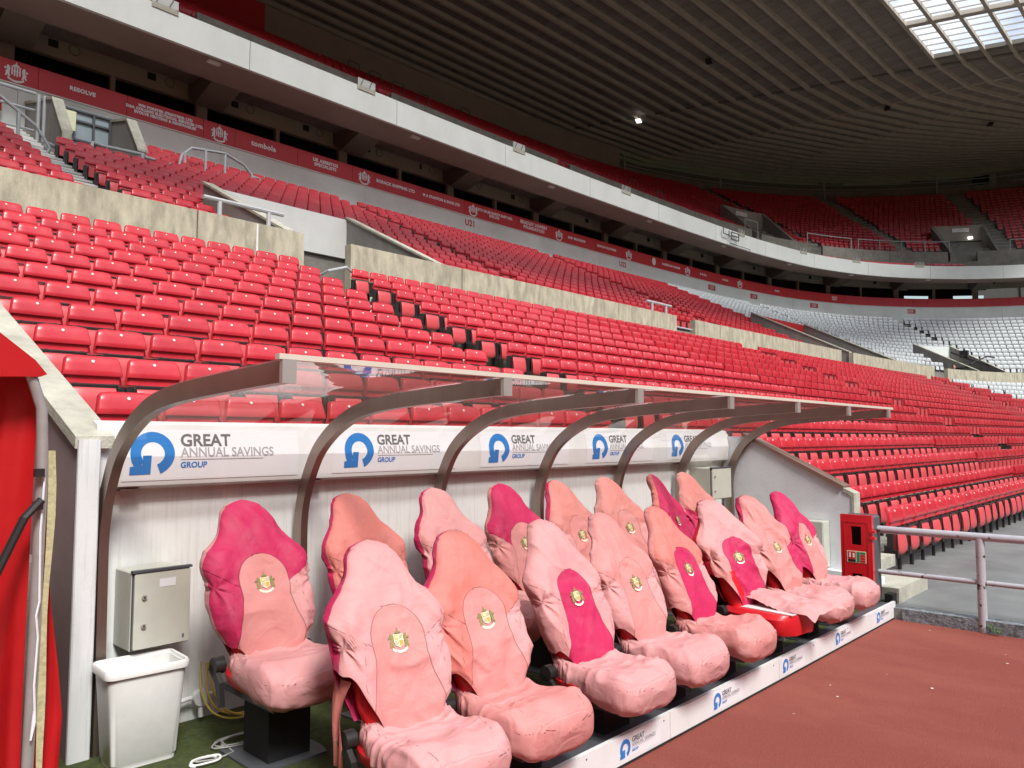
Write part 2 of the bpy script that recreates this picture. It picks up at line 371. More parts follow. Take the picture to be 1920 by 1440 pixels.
def V(s, d, z):
    x, y, _, _ = WP(s, d); return (x, y, z)
def seat_steps(s0, s1, d, pitch=.48):
    s = s0; out = []
    while s <= s1:
        out.append(s)
        a = WP(s, d); b = WP(s+.5, d); l = math.hypot(b[0]-a[0], b[1]-a[1])
        s += pitch*.5/max(l, .12)
    return out
def ss(s0, s1):
    """sample positions along the curve"""
    st = [s0]
    s = s0
    while s < s1 - 1e-6:
        s += 6.0 if s < 24 else (1.5 if s > 45 else 3.0)
        st.append(min(s, s1))
    return st
def sweep(mb, prof, s0, s1, mi=None, caps=True):
    """sweep closed (d,z) profile along the curve"""
    st = ss(s0, s1); rings = [[V(s, d, z) for d, z in prof] for s in st]
    mb.grid(rings, mi, closeu=True)
    if caps:
        n = len(prof); b = len(mb.v) - n*len(st)
        mb.f.append(tuple(b+i for i in range(n-1,-1,-1))); mb.m.append(mb.cm if mi is None else mi)
        mb.f.append(tuple(b+(len(st)-1)*n+i for i in range(n))); mb.m.append(mb.cm if mi is None else mi)

ROW = lambda k: (5.87 + .751*k, 1.93 + .324*k)          # lower block: seat back Y, seat-number height
URW = lambda j: (16.49 + .753*j, 6.66 + .371*j)         # upper block
YD = lambda y: 26.95 - y

# ================================================================== SETTING
def plane(name, x0, x1, y0, y1, z, m, kind='structure'):
    b = MB(); b.add([(x0,y0,z),(x1,y0,z),(x1,y1,z),(x0,y1,z)], [(0,1,2,3)]); o = b.build(name, m); o['kind'] = kind; return o
M['pitch'] = mat('pitch_grass', (.06, .13, .03), .95, var=.2, vscale=.4)
plane('ground', -900, 900, -900, 900, -.03, 'pitch')
plane('running_track', -60, 7.6, -13, 2.34, 0, 'track')
b = MB(); b.bbox((7.60, -30, -.2), (95, 26, .10)); o = struct(b.build('concrete_apron', 'apron'))
b = MB(); b.bbox((7.575, -30, -.02), (7.72, 2.22, .105)); o = struct(b.build('track_kerb', 'kerbpaint', o)); del o['kind']
b = MB(); b.bbox((.9, 2.335, -.05), (8.0, 4.195, .12)); struct(b.build('dugout_turf_floor', 'turf'))
b = MB(); b.bbox((-6, 2.34, -.04), (.9, 16, .006)); struct(b.build('tunnel_floor', 'conc2'))

# other three stands, unseen, added with raised roofs to block low sky light
def far_stand(name, x0, x1, y0, y1, axis, sgn):
    b = MB(); n = 12
    for i in range(n):
        a = i/n; z = 1 + 27*a
        if axis == 'y':
            ya = y0 + (y1-y0)*a; yb = y1; b.bbox((x0, min(ya, yb), z-3 if i else 0), (x1, max(ya, yb), z))
        else:
            xa = x0 + (x1-x0)*a; b.bbox((min(xa, x1), y0, z-3 if i else 0), (max(xa, x1), y1, z))
    struct(b.build(name, 'banner'))
M['darkroof'] = mat('sky_blocker_roof', (.12, .11, .10), .8)
far_stand('unseen_opposite_stand', -62, 100, -86, -128, 'y', -1)
b = MB(); b.bbox((-75, -132, 32.0), (112, -88, 45)); b.bbox((-75, -133, 0), (112, -131, 45)); struct(b.build('opposite_sky_blocker', 'darkroof'))
far_stand('unseen_end_stand', -36, -78, -110, -3, 'x', -1)
b = MB(); b.bbox((-80, -128, 32), (-40, 50, 45)); b.bbox((-82, -128, 0), (-80, 50, 45)); struct(b.build('end_sky_blocker', 'darkroof'))
far_stand('unseen_end_stand', 82, 112, -110, -42, 'x', 1)
b = MB(); b.bbox((92, -128, 32), (116, -42, 45)); b.bbox((114, -128, 0), (116, 60, 45)); struct(b.build('end_sky_blocker', 'darkroof'))

# --- lower terrace
def terrace_profile(rows, zf, base, back):
    pr = []
    for k in rows:
        y, z = zf(k); d0 = YD(y - .46)
        pr.append((d0, z)); pr.append((YD(y + .291 if k != rows[-1] else back), z))
    return pr
TRD = lambda k: (ROW(k)[0], ROW(k)[1] - .70)
def lower_profile(k0, front):
    pr = [(YD(front[0]), -.2), (YD(front[0]), front[1])]
    for k in range(k0, 11):
        y, z = TRD(k)
        pr.append((YD(y - .46), pr[-1][1])); pr.append((YD(y - .46), z))
    pr.append((YD(16.03), pr[-1][1])); pr.append((YD(16.03), -.2))
    return pr
b = MB(); sweep(b, lower_profile(0, (4.46, 1.02)), -14, 8.15)
struct(b.build('lower_terrace', 'conc2'))
b = MB(); sweep(b, lower_profile(-3, (3.19, .10)), 8.15, 71)
struct(b.build('lower_terrace', 'conc2'))
# pale risers seen under the front rows
b = MB()
for k in (-3, -2, -1):
    y, z = TRD(k); sweep(b, [(YD(y-.463), z-.30), (YD(y-.463), z+.004), (YD(y-.40), z+.004), (YD(y-.40), z-.30)], 9.2, 52)
struct(b.build('terrace_nosing', 'coping'))
# --- upper terrace
URT = lambda j: (URW(j)[0], URW(j)[1] - .70)
pr = [(YD(16.03), 3.)]; z = 4.47; pr.append((YD(16.03), URT(0)[1]))
for j in range(1, 14):
    y, zz = URT(j); pr.append((YD(y - .46), pr[-1][1])); pr.append((YD(y - .46), zz))
pr.append((-.5, pr[-1][1])); pr.append((-.5, 3.))
b = MB()
# vomitory V1 is a real gap in the terrace; the others sit against its surface
def upper_prof(dmax=None):
    if dmax is None: return pr
    return [(min(d, dmax), z) for d, z in pr]
VOMS = [(8.35, 12.75, 8.95, 'white'), (40.6, 47.5, 7.4, 'banner2'), (62.0, 67.4, 8.2, 'lightwall')]
seg = [(-14, 8.35, None), (8.35, 12.75, 8.85), (12.75, 40.6, None), (40.6, 47.5, 7.3), (47.5, 62.0, None), (62.0, 67.4, 8.1), (67.4, 96, None)]
for s0, s1, dm in seg: sweep(b, upper_prof(dm), s0, s1)
struct(b.build('upper_terrace', 'conc2'))
# --- aisle steps
def stairs(mb, rows, zf, s0, s1):
    for k in rows:
        y, z = zf(k); y2, z2 = zf(k + 1); h = (z2 - z)
        sweep(mb, [(YD(y2-.46-.36), z), (YD(y2-.46-.36), z + h/2), (YD(y2-.455), z + h/2), (YD(y2-.455), z)], s0, s1, 0)
        for yy, zz in ((y2-.46-.365, z+h/2+.004), (y2-.463, z2+.004)):
            sweep(mb, [(YD(yy), zz-.05), (YD(yy), zz), (YD(yy+.16), zz), (YD(yy+.16), zz-.05)], s0, s1, 1)
b = MB(); stairs(b, range(0, 10), TRD, 8.22, 9.36)
stairs(b, range(-3, 10), TRD, 27.7, 28.7); stairs(b, range(-3, 10), TRD, 50.2, 51.2)
stairs(b, range(0, 13), URT, 5.45, 6.45)
for s0 in (17.9, 30.6, 53.0, 69.2): stairs(b, range(0, 13), URT, s0, s0+.9)
o = struct(b.build('aisle_steps', ['conc2', 'white']))

# --- top tier terrace
TTF = [(1.55, 15.15), (.78, 15.35), (.0, 15.55)]                      # three rows in front of the cross wall: (d, tread z)
TT = [(-2.0 - .75*i, 17.60 + .466*i) for i in range(21)]               # rows behind it
pr3 = [(2.3, 14.9), (2.3, 15.10)]
for d, z in TTF: pr3 += [(d+.45, pr3[-1][1]), (d+.45, z)]
pr3 += [(-.7, 15.55), (-.7, 16.6), (-1.55, 16.6), (-1.55, 17.60)]
for d, z in TT[1:]: pr3 += [(d+.45, pr3[-1][1]), (d+.45, z)]
pr3 += [(-18.2, pr3[-1][1]), (-18.2, 26.6), (-1.0, 14.9)]
b = MB(); sweep(b, pr3, -14, 104); struct(b.build('top_tier_terrace', 'conc2'))
b = MB()
for i in range(20):
    for s0 in (10.8, 26.4, 45., 63.0, 71.6, 79.4):
        d, z = TT[i]; d2, z2 = TT[i+1]
        sweep(b, [(d2+.45+.34, z), (d2+.45+.34, z+.24), (d2+.455, z+.24), (d2+.455, z)], s0, s0+1.15, 0)
        sweep(b, [(d2+.45+.345, z+.244), (d2+.45+.2, z+.244), (d2+.45+.2, z+.2), (d2+.45+.345, z+.2)], s0, s0+1.15, 1)
struct(b.build('top_tier_steps', ['conc2', 'coping']))

# ------------------------------------------------------------------ concrete parapet between lower and upper blocks
def wall_run(name, s0, s1, d0, d1, z0, z1, m, joint=6.6, label=None, cat=None, piece='panel', gap=.018, kind=None, group=None, capm=None, phase=0.):
    c = V((s0+s1)/2, (d0+d1)/2, z0); r = root(name, c, label, cat, group, kind)
    js = [s0] + [phase + joint*i for i in range(-10, 40) if s0 + .8 < phase + joint*i < s1 - .8] + [s1]
    for a, e in zip(js, js[1:]):
        bb = MB(); sweep(bb, [(d0, z0), (d0, z1), (d1, z1), (d1, z0)], a + gap/2, e - gap/2)
        bb.build(piece, m, r)
    return r
PAR = [(-8, 8.7, 'weathered concrete parapet along the walkway above the nearest block of red seats'),
       (9.85, 23.7, 'weathered concrete parapet starting right of the white panel above the second block'),
       (25.0, 39.0, 'concrete parapet between the first walkway gap and the grey sided stair entrance'),
       (40.5, 53.4, 'concrete parapet in front of the white seats left of the seated camera operator'),
       (55.6, 73.6, 'farthest concrete parapet with white seats above and below it')]
for a, e, lb in PAR:
    wall_run('parapet_wall', a, e, 12.95, 12.73, 4.3, 5.92, 'conc', 6.85, lb, 'wall', 'wall_panel', .03, phase=6.4, group='concrete parapet walls')
def handrail(name, pts, legs, rad, m, label, cat='handrail', group=None):
    c = pts[0]; r = root(name, c, label, cat, group)
    MB().tube(pts, rad, 8).build('rail', m, r, 30)
    for a, e in legs: MB().tube([a, e], rad, 8).build('post', m, r, 30)
    return r
def short_rail(s0, s1, n, lb, ds=.35):
    d = 12.84
    legs = [(V(s, d, 5.92), V(s, d, 6.22)) for s in np.linspace(s0+ds, s1-ds, n)]
    handrail('parapet_rail', [V(s0, d, 6.24), V(s1, d, 6.24)], legs, .045, 'galv', lb, group='short rails on the parapet')
short_rail(6.55, 8.25, 2, 'short grey T-shaped rail on the parapet in front of the white panel', .33)
short_rail(21.9, 23.5, 2, 'short pale rail on the parapet right of the first long run')
short_rail(52.3, 53.2, 2, 'tiny white rail on the parapet in front of the camera operator', .15)
short_rail(68.9, 70.1, 2, 'tiny white rail on the farthest parapet')

# ------------------------------------------------------------------ vomitories (stair entrances) in the upper block
def vomitory(s0, s1, d0, panel, lb, dfront=12.73, th=.22, floor=4.45, head=None, col='concgrey'):
    zt = URW(0)[1] + .4927*(YD(16.49) - d0) + .42
    r = root('stair_entrance', V((s0+s1)/2, d0, floor), lb, 'stair entrance', 'stair entrances in the upper block')
    for s, nm in ((s0, 'side_wall'), (s1, 'side_wall')):
        bb = MB(); a0 = s - th/2; a1 = s + th/2
        prof = [(d0, zt), (dfront, 5.93), (dfront, floor), (d0, floor)]
        vs = [V(a0, d, z) for d, z in prof] + [V(a1, d, z) for d, z in prof]
        bb.add(vs, [(0,1,2,3), (7,6,5,4), (0,4,5,1), (1,5,6,2), (2,6,7,3), (3,7,4,0)])
        bb.build(nm, col, r)
        bb = MB(); pc = [(d0-.02, zt+.002), (dfront+.02, 5.932), (dfront+.02, 5.99), (d0-.02, zt+.06)]
        vs = [V(a0-.03, d, z) for d, z in pc] + [V(a1+.03, d, z) for d, z in pc]
        bb.add(vs, [(0,1,2,3), (7,6,5,4), (0,4,5,1), (1,5,6,2), (2,6,7,3), (3,7,4,0)]); bb.build('coping', 'coping', r)
    hz = head or zt - 1.15
    bb = MB(); sweep(bb, [(d0, hz), (d0, zt-.03), (d0-.15, zt-.03), (d0-.15, hz)], s0+th/2, s1-th/2); bb.build('head_panel', panel, r)
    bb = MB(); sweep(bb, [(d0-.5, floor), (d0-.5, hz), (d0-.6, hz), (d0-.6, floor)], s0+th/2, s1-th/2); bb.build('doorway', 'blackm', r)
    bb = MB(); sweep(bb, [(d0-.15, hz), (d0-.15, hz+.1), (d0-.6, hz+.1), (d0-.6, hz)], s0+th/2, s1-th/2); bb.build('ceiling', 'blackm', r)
    return r, zt
vomitory(8.46, 12.64, 8.95, 'white', 'stair entrance with big white panel behind the concrete parapet gap')
# second one: a red board hangs on its right hand side wall
r2, zt2 = vomitory(40.7, 47.4, 7.4, 'banner2', 'grey stair entrance with bright red board where red seats meet white')
vomitory(62.1, 67.3, 8.2, 'lightwall', 'grey stair entrance with pale panel behind the camera operator')

# ------------------------------------------------------------------ pale wall with banner at the back of the upper block
o = wall_run('concourse_wall', -14, 97, .0, -.25, 10.3, 12.51, 'lightwall', 6.56, kind='structure', phase=0.0, piece='wall_panel', gap=.012)
b = MB(); sweep(b, [(.045, 12.515), (.045, 12.553), (-.25, 12.553), (-.25, 12.515)], -14, 97); b.build('edge_strip', 'white', o)
b = MB(); sweep(b, [(-.001, 12.554), (-.001, 13.24), (-.4, 13.24), (-.4, 12.4)], -14, 97); b.build('upstand', 'concgrey', o)
TX = {0: [("RESOLVE", 2.15, .21), ("WH FORSTER (PRINTERS) LTD\nD&A COLLING ELECTRICAL SERVICES LTD,\nEVOLVE HEATING & RENEWABLES", 4.85, .15)],
      1: [("tombola", 2.05, .33), ("UK ASBESTOS\nSPECIALISTS", 4.85, .21)],
      2: [("BORACK SHIPPING LTD", 2.0, .22), ("M A STANTON & SONS LTD", 4.75, .20)],
      3: [("AUTO SALES NORTH EAST LTD,\nRYE LTD", 1.75, .20), ("BRADLEY LOWERY\nFOUNDATION", 4.75, .27)],
      4: [("RUBY BROOKSIDE", 1.8, .20), ("DENTON SOLUTIONS", 4.6, .20)],
      5: [("SUNDERLAND COLLEGE", 4.9, .20)],
      6: [("D M HILL", 2.2, .22), ("NORTHUMBRIA FOUNDATION LTD", 4.9, .20)],
      7: [("M&S MARSHALL LTD", 4.9, .20)], 8: [("ENGINEERING SERVICES NORTH EAST\nAND DISTRIBUTION COMPANY LTD", 5.0, .20)]}
S0 = 6.49; DS = 6.56
def curve_axes(s):
    x, y, tx, ty = WP(s, .0); return Vector((tx, ty, 0)), Vector((0, 0, 1)), Vector((ty, -tx, 0))
names = {0: 'RESOLVE and three line company lettering', 1: 'tombola and UK ASBESTOS SPECIALISTS lettering', 2: 'BORACK SHIPPING LTD lettering', 3: 'BRADLEY LOWERY FOUNDATION lettering',
         4: 'RUBY BROOKSIDE and DENTON SOLUTIONS lettering', 5: 'round white badge and one line of lettering', 6: 'D M HILL lettering', 7: 'one small centred line of lettering on the curve', 8: 'two lines of small lettering on the curve'}
for i in range(-2, 13):
    a = S0 - .62 + DS*i; e = a + DS
    mid = (a + e)/2
    if i in names: lb = 'long red banner board with crest and ' + names[i]
    elif i < 0: lb = 'plain red banner board at the far left end of the row' if i == -1 else 'red banner board beyond the left picture edge'
    else: lb = 'plain red banner board, %s of the unlettered ones on the far curve' % ORD[i - 9]
    r = root('banner_board', V(mid, .05, 12.6), lb, 'banner', 'red banner boards along the pale wall')
    m = 'banner' if i < 3 or i > 8 else 'banner2'
    for p, q in ((a, a+1.22), (a+1.22, a+1.22+(DS-1.22)*.5), (a+1.22+(DS-1.22)*.5, e)):
        bb = MB(); sweep(bb, [(.0, 12.555), (.0, 13.26), (.05, 13.26), (.05, 12.555)], p+.008, q-.008); bb.build('board_panel', m, r)
    ux, uy, n = curve_axes(a + .61)
    bb = MB(); crest(bb, Vector(V(a+.61, .052, 12.925)) + n*.002, ux, uy, .58, n, True); bb.build('crest', 'lettering', r)
    for t, off, sz in TX.get(i, []):
        s = a + off + .35; ux, uy, n = curve_axes(s); ls = t.split('\n')
        for q, tl in enumerate(ls):
            bb = MB(); sz_ = sz*.86; put_text(bb, tl, sz_, Vector(V(s, .052, 12.925 + sz_*1.0*((len(ls)-1)/2 - q))) + n*.004, ux, uy, 0, bold=.010, space=1.10); bb.build('lettering', 'lettering', r)
    if i == 5:
        s = a + 3.3; ux, uy, n = curve_axes(s); bb = MB()
        put_poly(bb, [(.2*math.cos(t), .25*math.sin(t)) for t in np.linspace(0, 2*math.pi, 21)[:-1]], Vector(V(s, .052, 12.925)) + n*.004, ux, uy); bb.build('badge', 'lettering', r)
for i, (s, t) in enumerate([(26.0, 'U21'), (38.7, 'U22'), (48.9, 'U23'), (54.2, 'U24'), (61.5, 'U25'), (71.2, 'U26')]):
    ux, uy, n = curve_axes(s); r = root('block_number', V(s, .01, 12.3), 'red block sign reading %s under the banner' % t, 'sign', 'block signs on the pale wall')
    if i < 2:
        bb = MB(); put_text(bb, t, .42, Vector(V(s, .012, 12.20)), ux, uy, 0, bold=.012); bb.build('lettering', 'banner', r)
    else:
        bb = MB(); put_poly(bb, [(-.45,-.18),(.45,-.18),(.45,.18),(-.45,.18)], Vector(V(s, .012, 12.18)), ux, uy); bb.build('plate', 'banner', r)
        bb = MB(); put_text(bb, t, .3, Vector(V(s, .018, 12.18)), ux, uy, 0, bold=.004); bb.build('lettering', 'lettering', r)

# ------------------------------------------------------------------ hospitality boxes behind the banner: windows, pillars, header wall
r = root('hospitality_boxes', V(30, -1.3, 12), 'long row of black box windows between pale pillars above the red banner', 'box row')
OPEN = {21, 22}
k = -7
WS = [6.51 + 3.215*i for i in range(-6, 28)]
for i, s in enumerate(WS):
    w = .42 if i % 2 == 0 else .16
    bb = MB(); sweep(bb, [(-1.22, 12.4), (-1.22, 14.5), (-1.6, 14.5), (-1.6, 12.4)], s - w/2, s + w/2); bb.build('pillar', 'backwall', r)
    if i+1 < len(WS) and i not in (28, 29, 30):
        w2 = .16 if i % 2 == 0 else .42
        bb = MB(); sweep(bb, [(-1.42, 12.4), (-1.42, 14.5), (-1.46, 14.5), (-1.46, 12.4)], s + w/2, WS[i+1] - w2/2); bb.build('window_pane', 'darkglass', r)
LW, _n, _l, _b = new_mat('daylight_glow'); _b.inputs['Emission Color'].default_value = (.62, .78, .82, 1); _b.inputs['Emission Strength'].default_value = .55; _b.inputs['Base Color'].default_value = (.3, .4, .42, 1)  # emission stands in for daylight coming through the far windows
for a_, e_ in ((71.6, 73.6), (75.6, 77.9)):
    bb = MB(); sweep(bb, [(-1.38, 13.2), (-1.38, 13.75), (-1.41, 13.75), (-1.41, 13.2)], a_, e_); bb.build('daylight_glow_pane', LW, r)
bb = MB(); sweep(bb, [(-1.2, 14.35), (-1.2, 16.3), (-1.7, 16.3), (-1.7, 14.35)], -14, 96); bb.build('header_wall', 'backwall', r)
for i, s in enumerate(WS[:-1]):
    bb = MB(); sweep(bb, [(-1.19, 14.66), (-1.19, 14.92), (-1.2, 14.92), (-1.2, 14.66)], s+1.15, s+1.45); bb.build('air_vent', 'blackm', r)
    ux, uy, n = curve_axes(s+1.95)
    bb = MB(); c = Vector(V(s+1.95, -1.18, 14.78)); bb.tube([c + ux*.17*math.cos(t) + uy*.17*math.sin(t) for t in np.linspace(0, 2*math.pi, 15)[:-1]], .015, 5, closed=True); bb.build('vent_ring', 'beam', r)
bb = MB(); sweep(bb, [(-1.7, 11.5), (-1.7, 12.42), (-.27, 12.42), (-.27, 11.5)], -14, 96); bb.build('sill', 'conc2', r)
# overhang of the top tier
ov = root('top_tier_overhang', V(30, 2.5, 14.4), None, None, None, 'structure')
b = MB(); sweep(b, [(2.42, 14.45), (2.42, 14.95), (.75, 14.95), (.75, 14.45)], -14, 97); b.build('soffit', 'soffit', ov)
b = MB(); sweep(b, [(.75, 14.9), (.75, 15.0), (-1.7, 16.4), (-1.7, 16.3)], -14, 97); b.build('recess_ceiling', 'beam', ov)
for i in range(-3, 16):
    s = 6.51 + 3.2 - 3.215 + 6.43*i
    if s > 94: break
    bb = MB(); prof = [(.76, 14.46), (.76, 15.2), (-1.2, 16.3), (-1.2, 14.5), (-.6, 14.05)]; h = .55
    vs = [V(s-h, d, z) for d, z in prof] + [V(s+h, d, z) for d, z in prof]; n = 5
    bb.add(vs, [tuple(range(n)), tuple(range(2*n-1, n-1, -1))] + [(q, (q+1)%n, n+(q+1)%n, n+q) for q in range(n)]); bb.build('haunch_beam', 'beam', ov)
fa = root('fascia', V(30, 2.5, 14.4), None, None, None, 'structure')
ph = 12.85
cuts = [8.9, 17.4, 26.35, 35.2, 48.6, 56.4, 63.2, 70.0, 77.]
js = [-14 + 6.56*0] + [ph + 6.5*i for i in range(-4, 13)]
for a, e in zip(js, js[1:]):
    bb = MB(); sweep(bb, [(2.56, 14.44), (2.56, 15.48), (2.42, 15.48), (2.42, 14.44)], a+.015, e-.015); bb.build('fascia_panel', 'fascia', fa)
for i, (s, z) in enumerate([(11.7,0),(20.6,0),(29.5,0),(38.3,0),(46.8,0),(55.4,0),(63.2,0),(71.3,0)]):
    r = root('soffit_lamp', V(s, 2.3, 14.4), 'small white lamp under the overhang, %s counting from the left' % ORD[i], 'lamp', 'small lamps under the fascia')
    ux, uy, n = curve_axes(s); c = Vector(V(s, 2.25, 14.39)); bb = MB()
    bb.add([c+ux*x+n*y+uy*z for x, y, z in [(-.22,-.09,-.05),(.22,-.09,-.05),(.22,.09,-.05),(-.22,.09,-.05),(-.2,-.07,.05),(.2,-.07,.05),(.2,.07,.05),(-.2,.07,.05)]], [(0,3,2,1),(4,5,6,7),(0,1,5,4),(1,2,6,5),(2,3,7,6),(3,0,4,7)])
    bb.build('lamp_body', 'lampwhite', r)
for i, s in enumerate((9.9, 17.8, 26.8, 35.6, 48.6, 56.9, 63.5, 70.3)):
    ux, uy, n = curve_axes(s); o0 = Vector(V(s, 2.565, 15.48)); r = root('tilted_screen', o0, 'small clear screen notched into the fascia top, %s from the left' % ORD[i], 'screen', 'small clear screens in the fascia')
    hw = .42
    bb = MB(); bb.add([o0+ux*x+uy*y+n*z for x,y,z in [(-hw,-.16,.0),(hw,-.16,.0),(hw,.02,.0),(-hw,.02,.0),(-hw,-.16,.03),(hw,-.16,.03),(hw,.02,.03),(-hw,.02,.03)]], [(0,3,2,1),(4,5,6,7),(0,1,5,4),(1,2,6,5),(2,3,7,6),(3,0,4,7)]); bb.build('base_plate', 'coping', r)
    bb = MB(); bb.add([o0+ux*x+uy*y+n*.02 for x,y in [(-hw,.02),(hw,.02),(hw,.30),(-hw,.30)]], [(0,1,2,3)]); bb.build('screen_pane', M['steelcap'] if i < 3 else M['concgrey'], r)
    bb = MB(); bb.tube([o0+ux*-hw*.7+uy*.02+n*.04, o0+ux*-hw*.4+uy*.29+n*.04], .012, 5); bb.tube([o0+ux*hw*.3+uy*.02+n*.04, o0+ux*hw*.6+uy*.29+n*.04], .012, 5); bb.build('bracket', 'black', r)
# camera bracket hanging on the fascia
s = 48.9; ux, uy, n = curve_axes(s); o0 = Vector(V(47.6, 2.6, 15.15)); r = root('camera_platform', o0, 'grey tubular camera platform frame hung on the fascia', 'frame')
bb = MB()
for (x0,y0,x1,y1) in [(-1.6,.3,-1.6,-.15),(-1.6,-.15,-.9,-.15),(-.9,.15,-.9,-.3),(-.6,.12,.3,.12),(-.6,-.35,.3,-.35),(-.6,.12,-.6,-.35),(.3,.12,.3,-.35),(-.6,-.1,.3,-.1)]:
    bb.tube([o0+ux*x0+uy*y0+n*.15, o0+ux*x1+uy*y1+n*.15], .035, 5)
bb.build('frame_tube', 'grey', r)
bb = MB(); bb.tube([o0+ux*-.6+uy*-.62+n*.05, o0+ux*1.9+uy*-.62+n*.05, o0+ux*1.9+uy*-.8+n*.05], .02, 5); bb.build('conduit', 'grey', r)

# cross wall behind the first rows of the top tier
TG = [(-14, 11.6), (12.4, 20.6), (21.6, 33.5), (34.6, 55.2), (56.4, 61.8), (63.4, 75.0), (77.3, 97)]
for i, (a, e) in enumerate(TG):
    wall_run('cross_wall', a, e, -.7, -.9, 15.5, 17.45 if a > 50 else 17.62, 'conc2', 7., 'low concrete wall in the top tier, %s run from the left' % ORD[i], 'wall', 'wall_panel', .02, group='low concrete walls in the top tier')

Xe_ = 62.6
def at_rib(r, X):
    x, y = C1(r); return (X, y + .02*(x - X))
# ------------------------------------------------------------------ back wall, rails, roof
bw = root('top_back_wall', V(20, -18.2, 26), None, None, None, 'structure')
def back_z(s): return 26.9
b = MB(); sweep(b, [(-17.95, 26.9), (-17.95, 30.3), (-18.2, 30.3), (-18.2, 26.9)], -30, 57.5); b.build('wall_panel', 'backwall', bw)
b = MB(); sweep(b, [(-17.95, 26.9), (-17.95, 28.3), (-18.2, 28.3), (-18.2, 26.9)], 57.5, 104); b.build('wall_panel', 'conc2', bw)
b = MB(); sweep(b, [(-20.5, 25), (-20.5, 31), (-20.8, 31), (-20.8, 25)], -30, 110); b.build('outer_cladding', 'beam', bw)
b = MB(); sweep(b, [(-17.9, 27.6), (-17.9, 30.1), (-17.95, 30.1), (-17.95, 27.6)], -20, 24.5); b.build('red_panel', 'banner', bw)
pts = [V(s, -17.6, 28.9) for s in ss(57.6, 97)]; pts2 = [V(s, -17.6, 28.35) for s in ss(57.6, 97)]
r = root('top_handrail', V(60, -17.6, 27), 'thin grey rail running round the top of the upper tier under the roof', 'handrail')
MB().tube(pts, .05, 5).build('rail', 'galv', r); MB().tube(pts2, .05, 5).build('rail', 'galv', r)
for s in (57.7, 65.5, 72.6, 79.2, 85., 90.5, 96): MB().tube([V(s, -17.6, 26.6), V(s, -17.6, 29.4)], .1, 6).build('post', 'galv', r)

C1 = lambda r: (64.4+.56*r+.005*r*r, 14.8-1.54*r-.0095*r*r)
C2 = lambda r: (69.8+.2*r+.0023*r*r, 14.0-1.5*r-.0095*r*r)
C3 = lambda r: (74.6-.15*r, 11.9-1.33*r-.009*r*r)
C4 = lambda r: (81.-.23*r, 8.7-1.0*r)
C5 = lambda r: (86.5-.3*r, 2.6-.85*r)
C6 = lambda r: (89.5-.36*r, -6.-.75*r)
C7 = lambda r: (90.5-.4*r, -20-.7*r)
def rib_pts(r):
    x, y = C1(r); L = [(-60, y + .02*(x+60))]
    for xx in (-20, 20): L.append((xx, y + .02*(x-xx)))
    L.append((x, y)); L += [C(r) for C in (C2, C3, C4, C5, C6, C7)]
    return L
ZR = 30.0
RIBS = list(range(-26, 7))
rf = root('stadium_roof', (30, 30, ZR), None, None, None, 'structure')
bb = MB(); P = {r: rib_pts(r) for r in RIBS}
for r0, r1 in zip(RIBS, RIBS[1:]):
    for q in range(len(P[r0])-1):
        if r0 >= 0 and q < 3: continue       # skylight strip
        a, b_, c, d = P[r0][q], P[r0][q+1], P[r1][q+1], P[r1][q]
        bb.add([(a[0],a[1],ZR+.22),(b_[0],b_[1],ZR+.22),(c[0],c[1],ZR+.22),(d[0],d[1],ZR+.22)], [(0,1,2,3)])
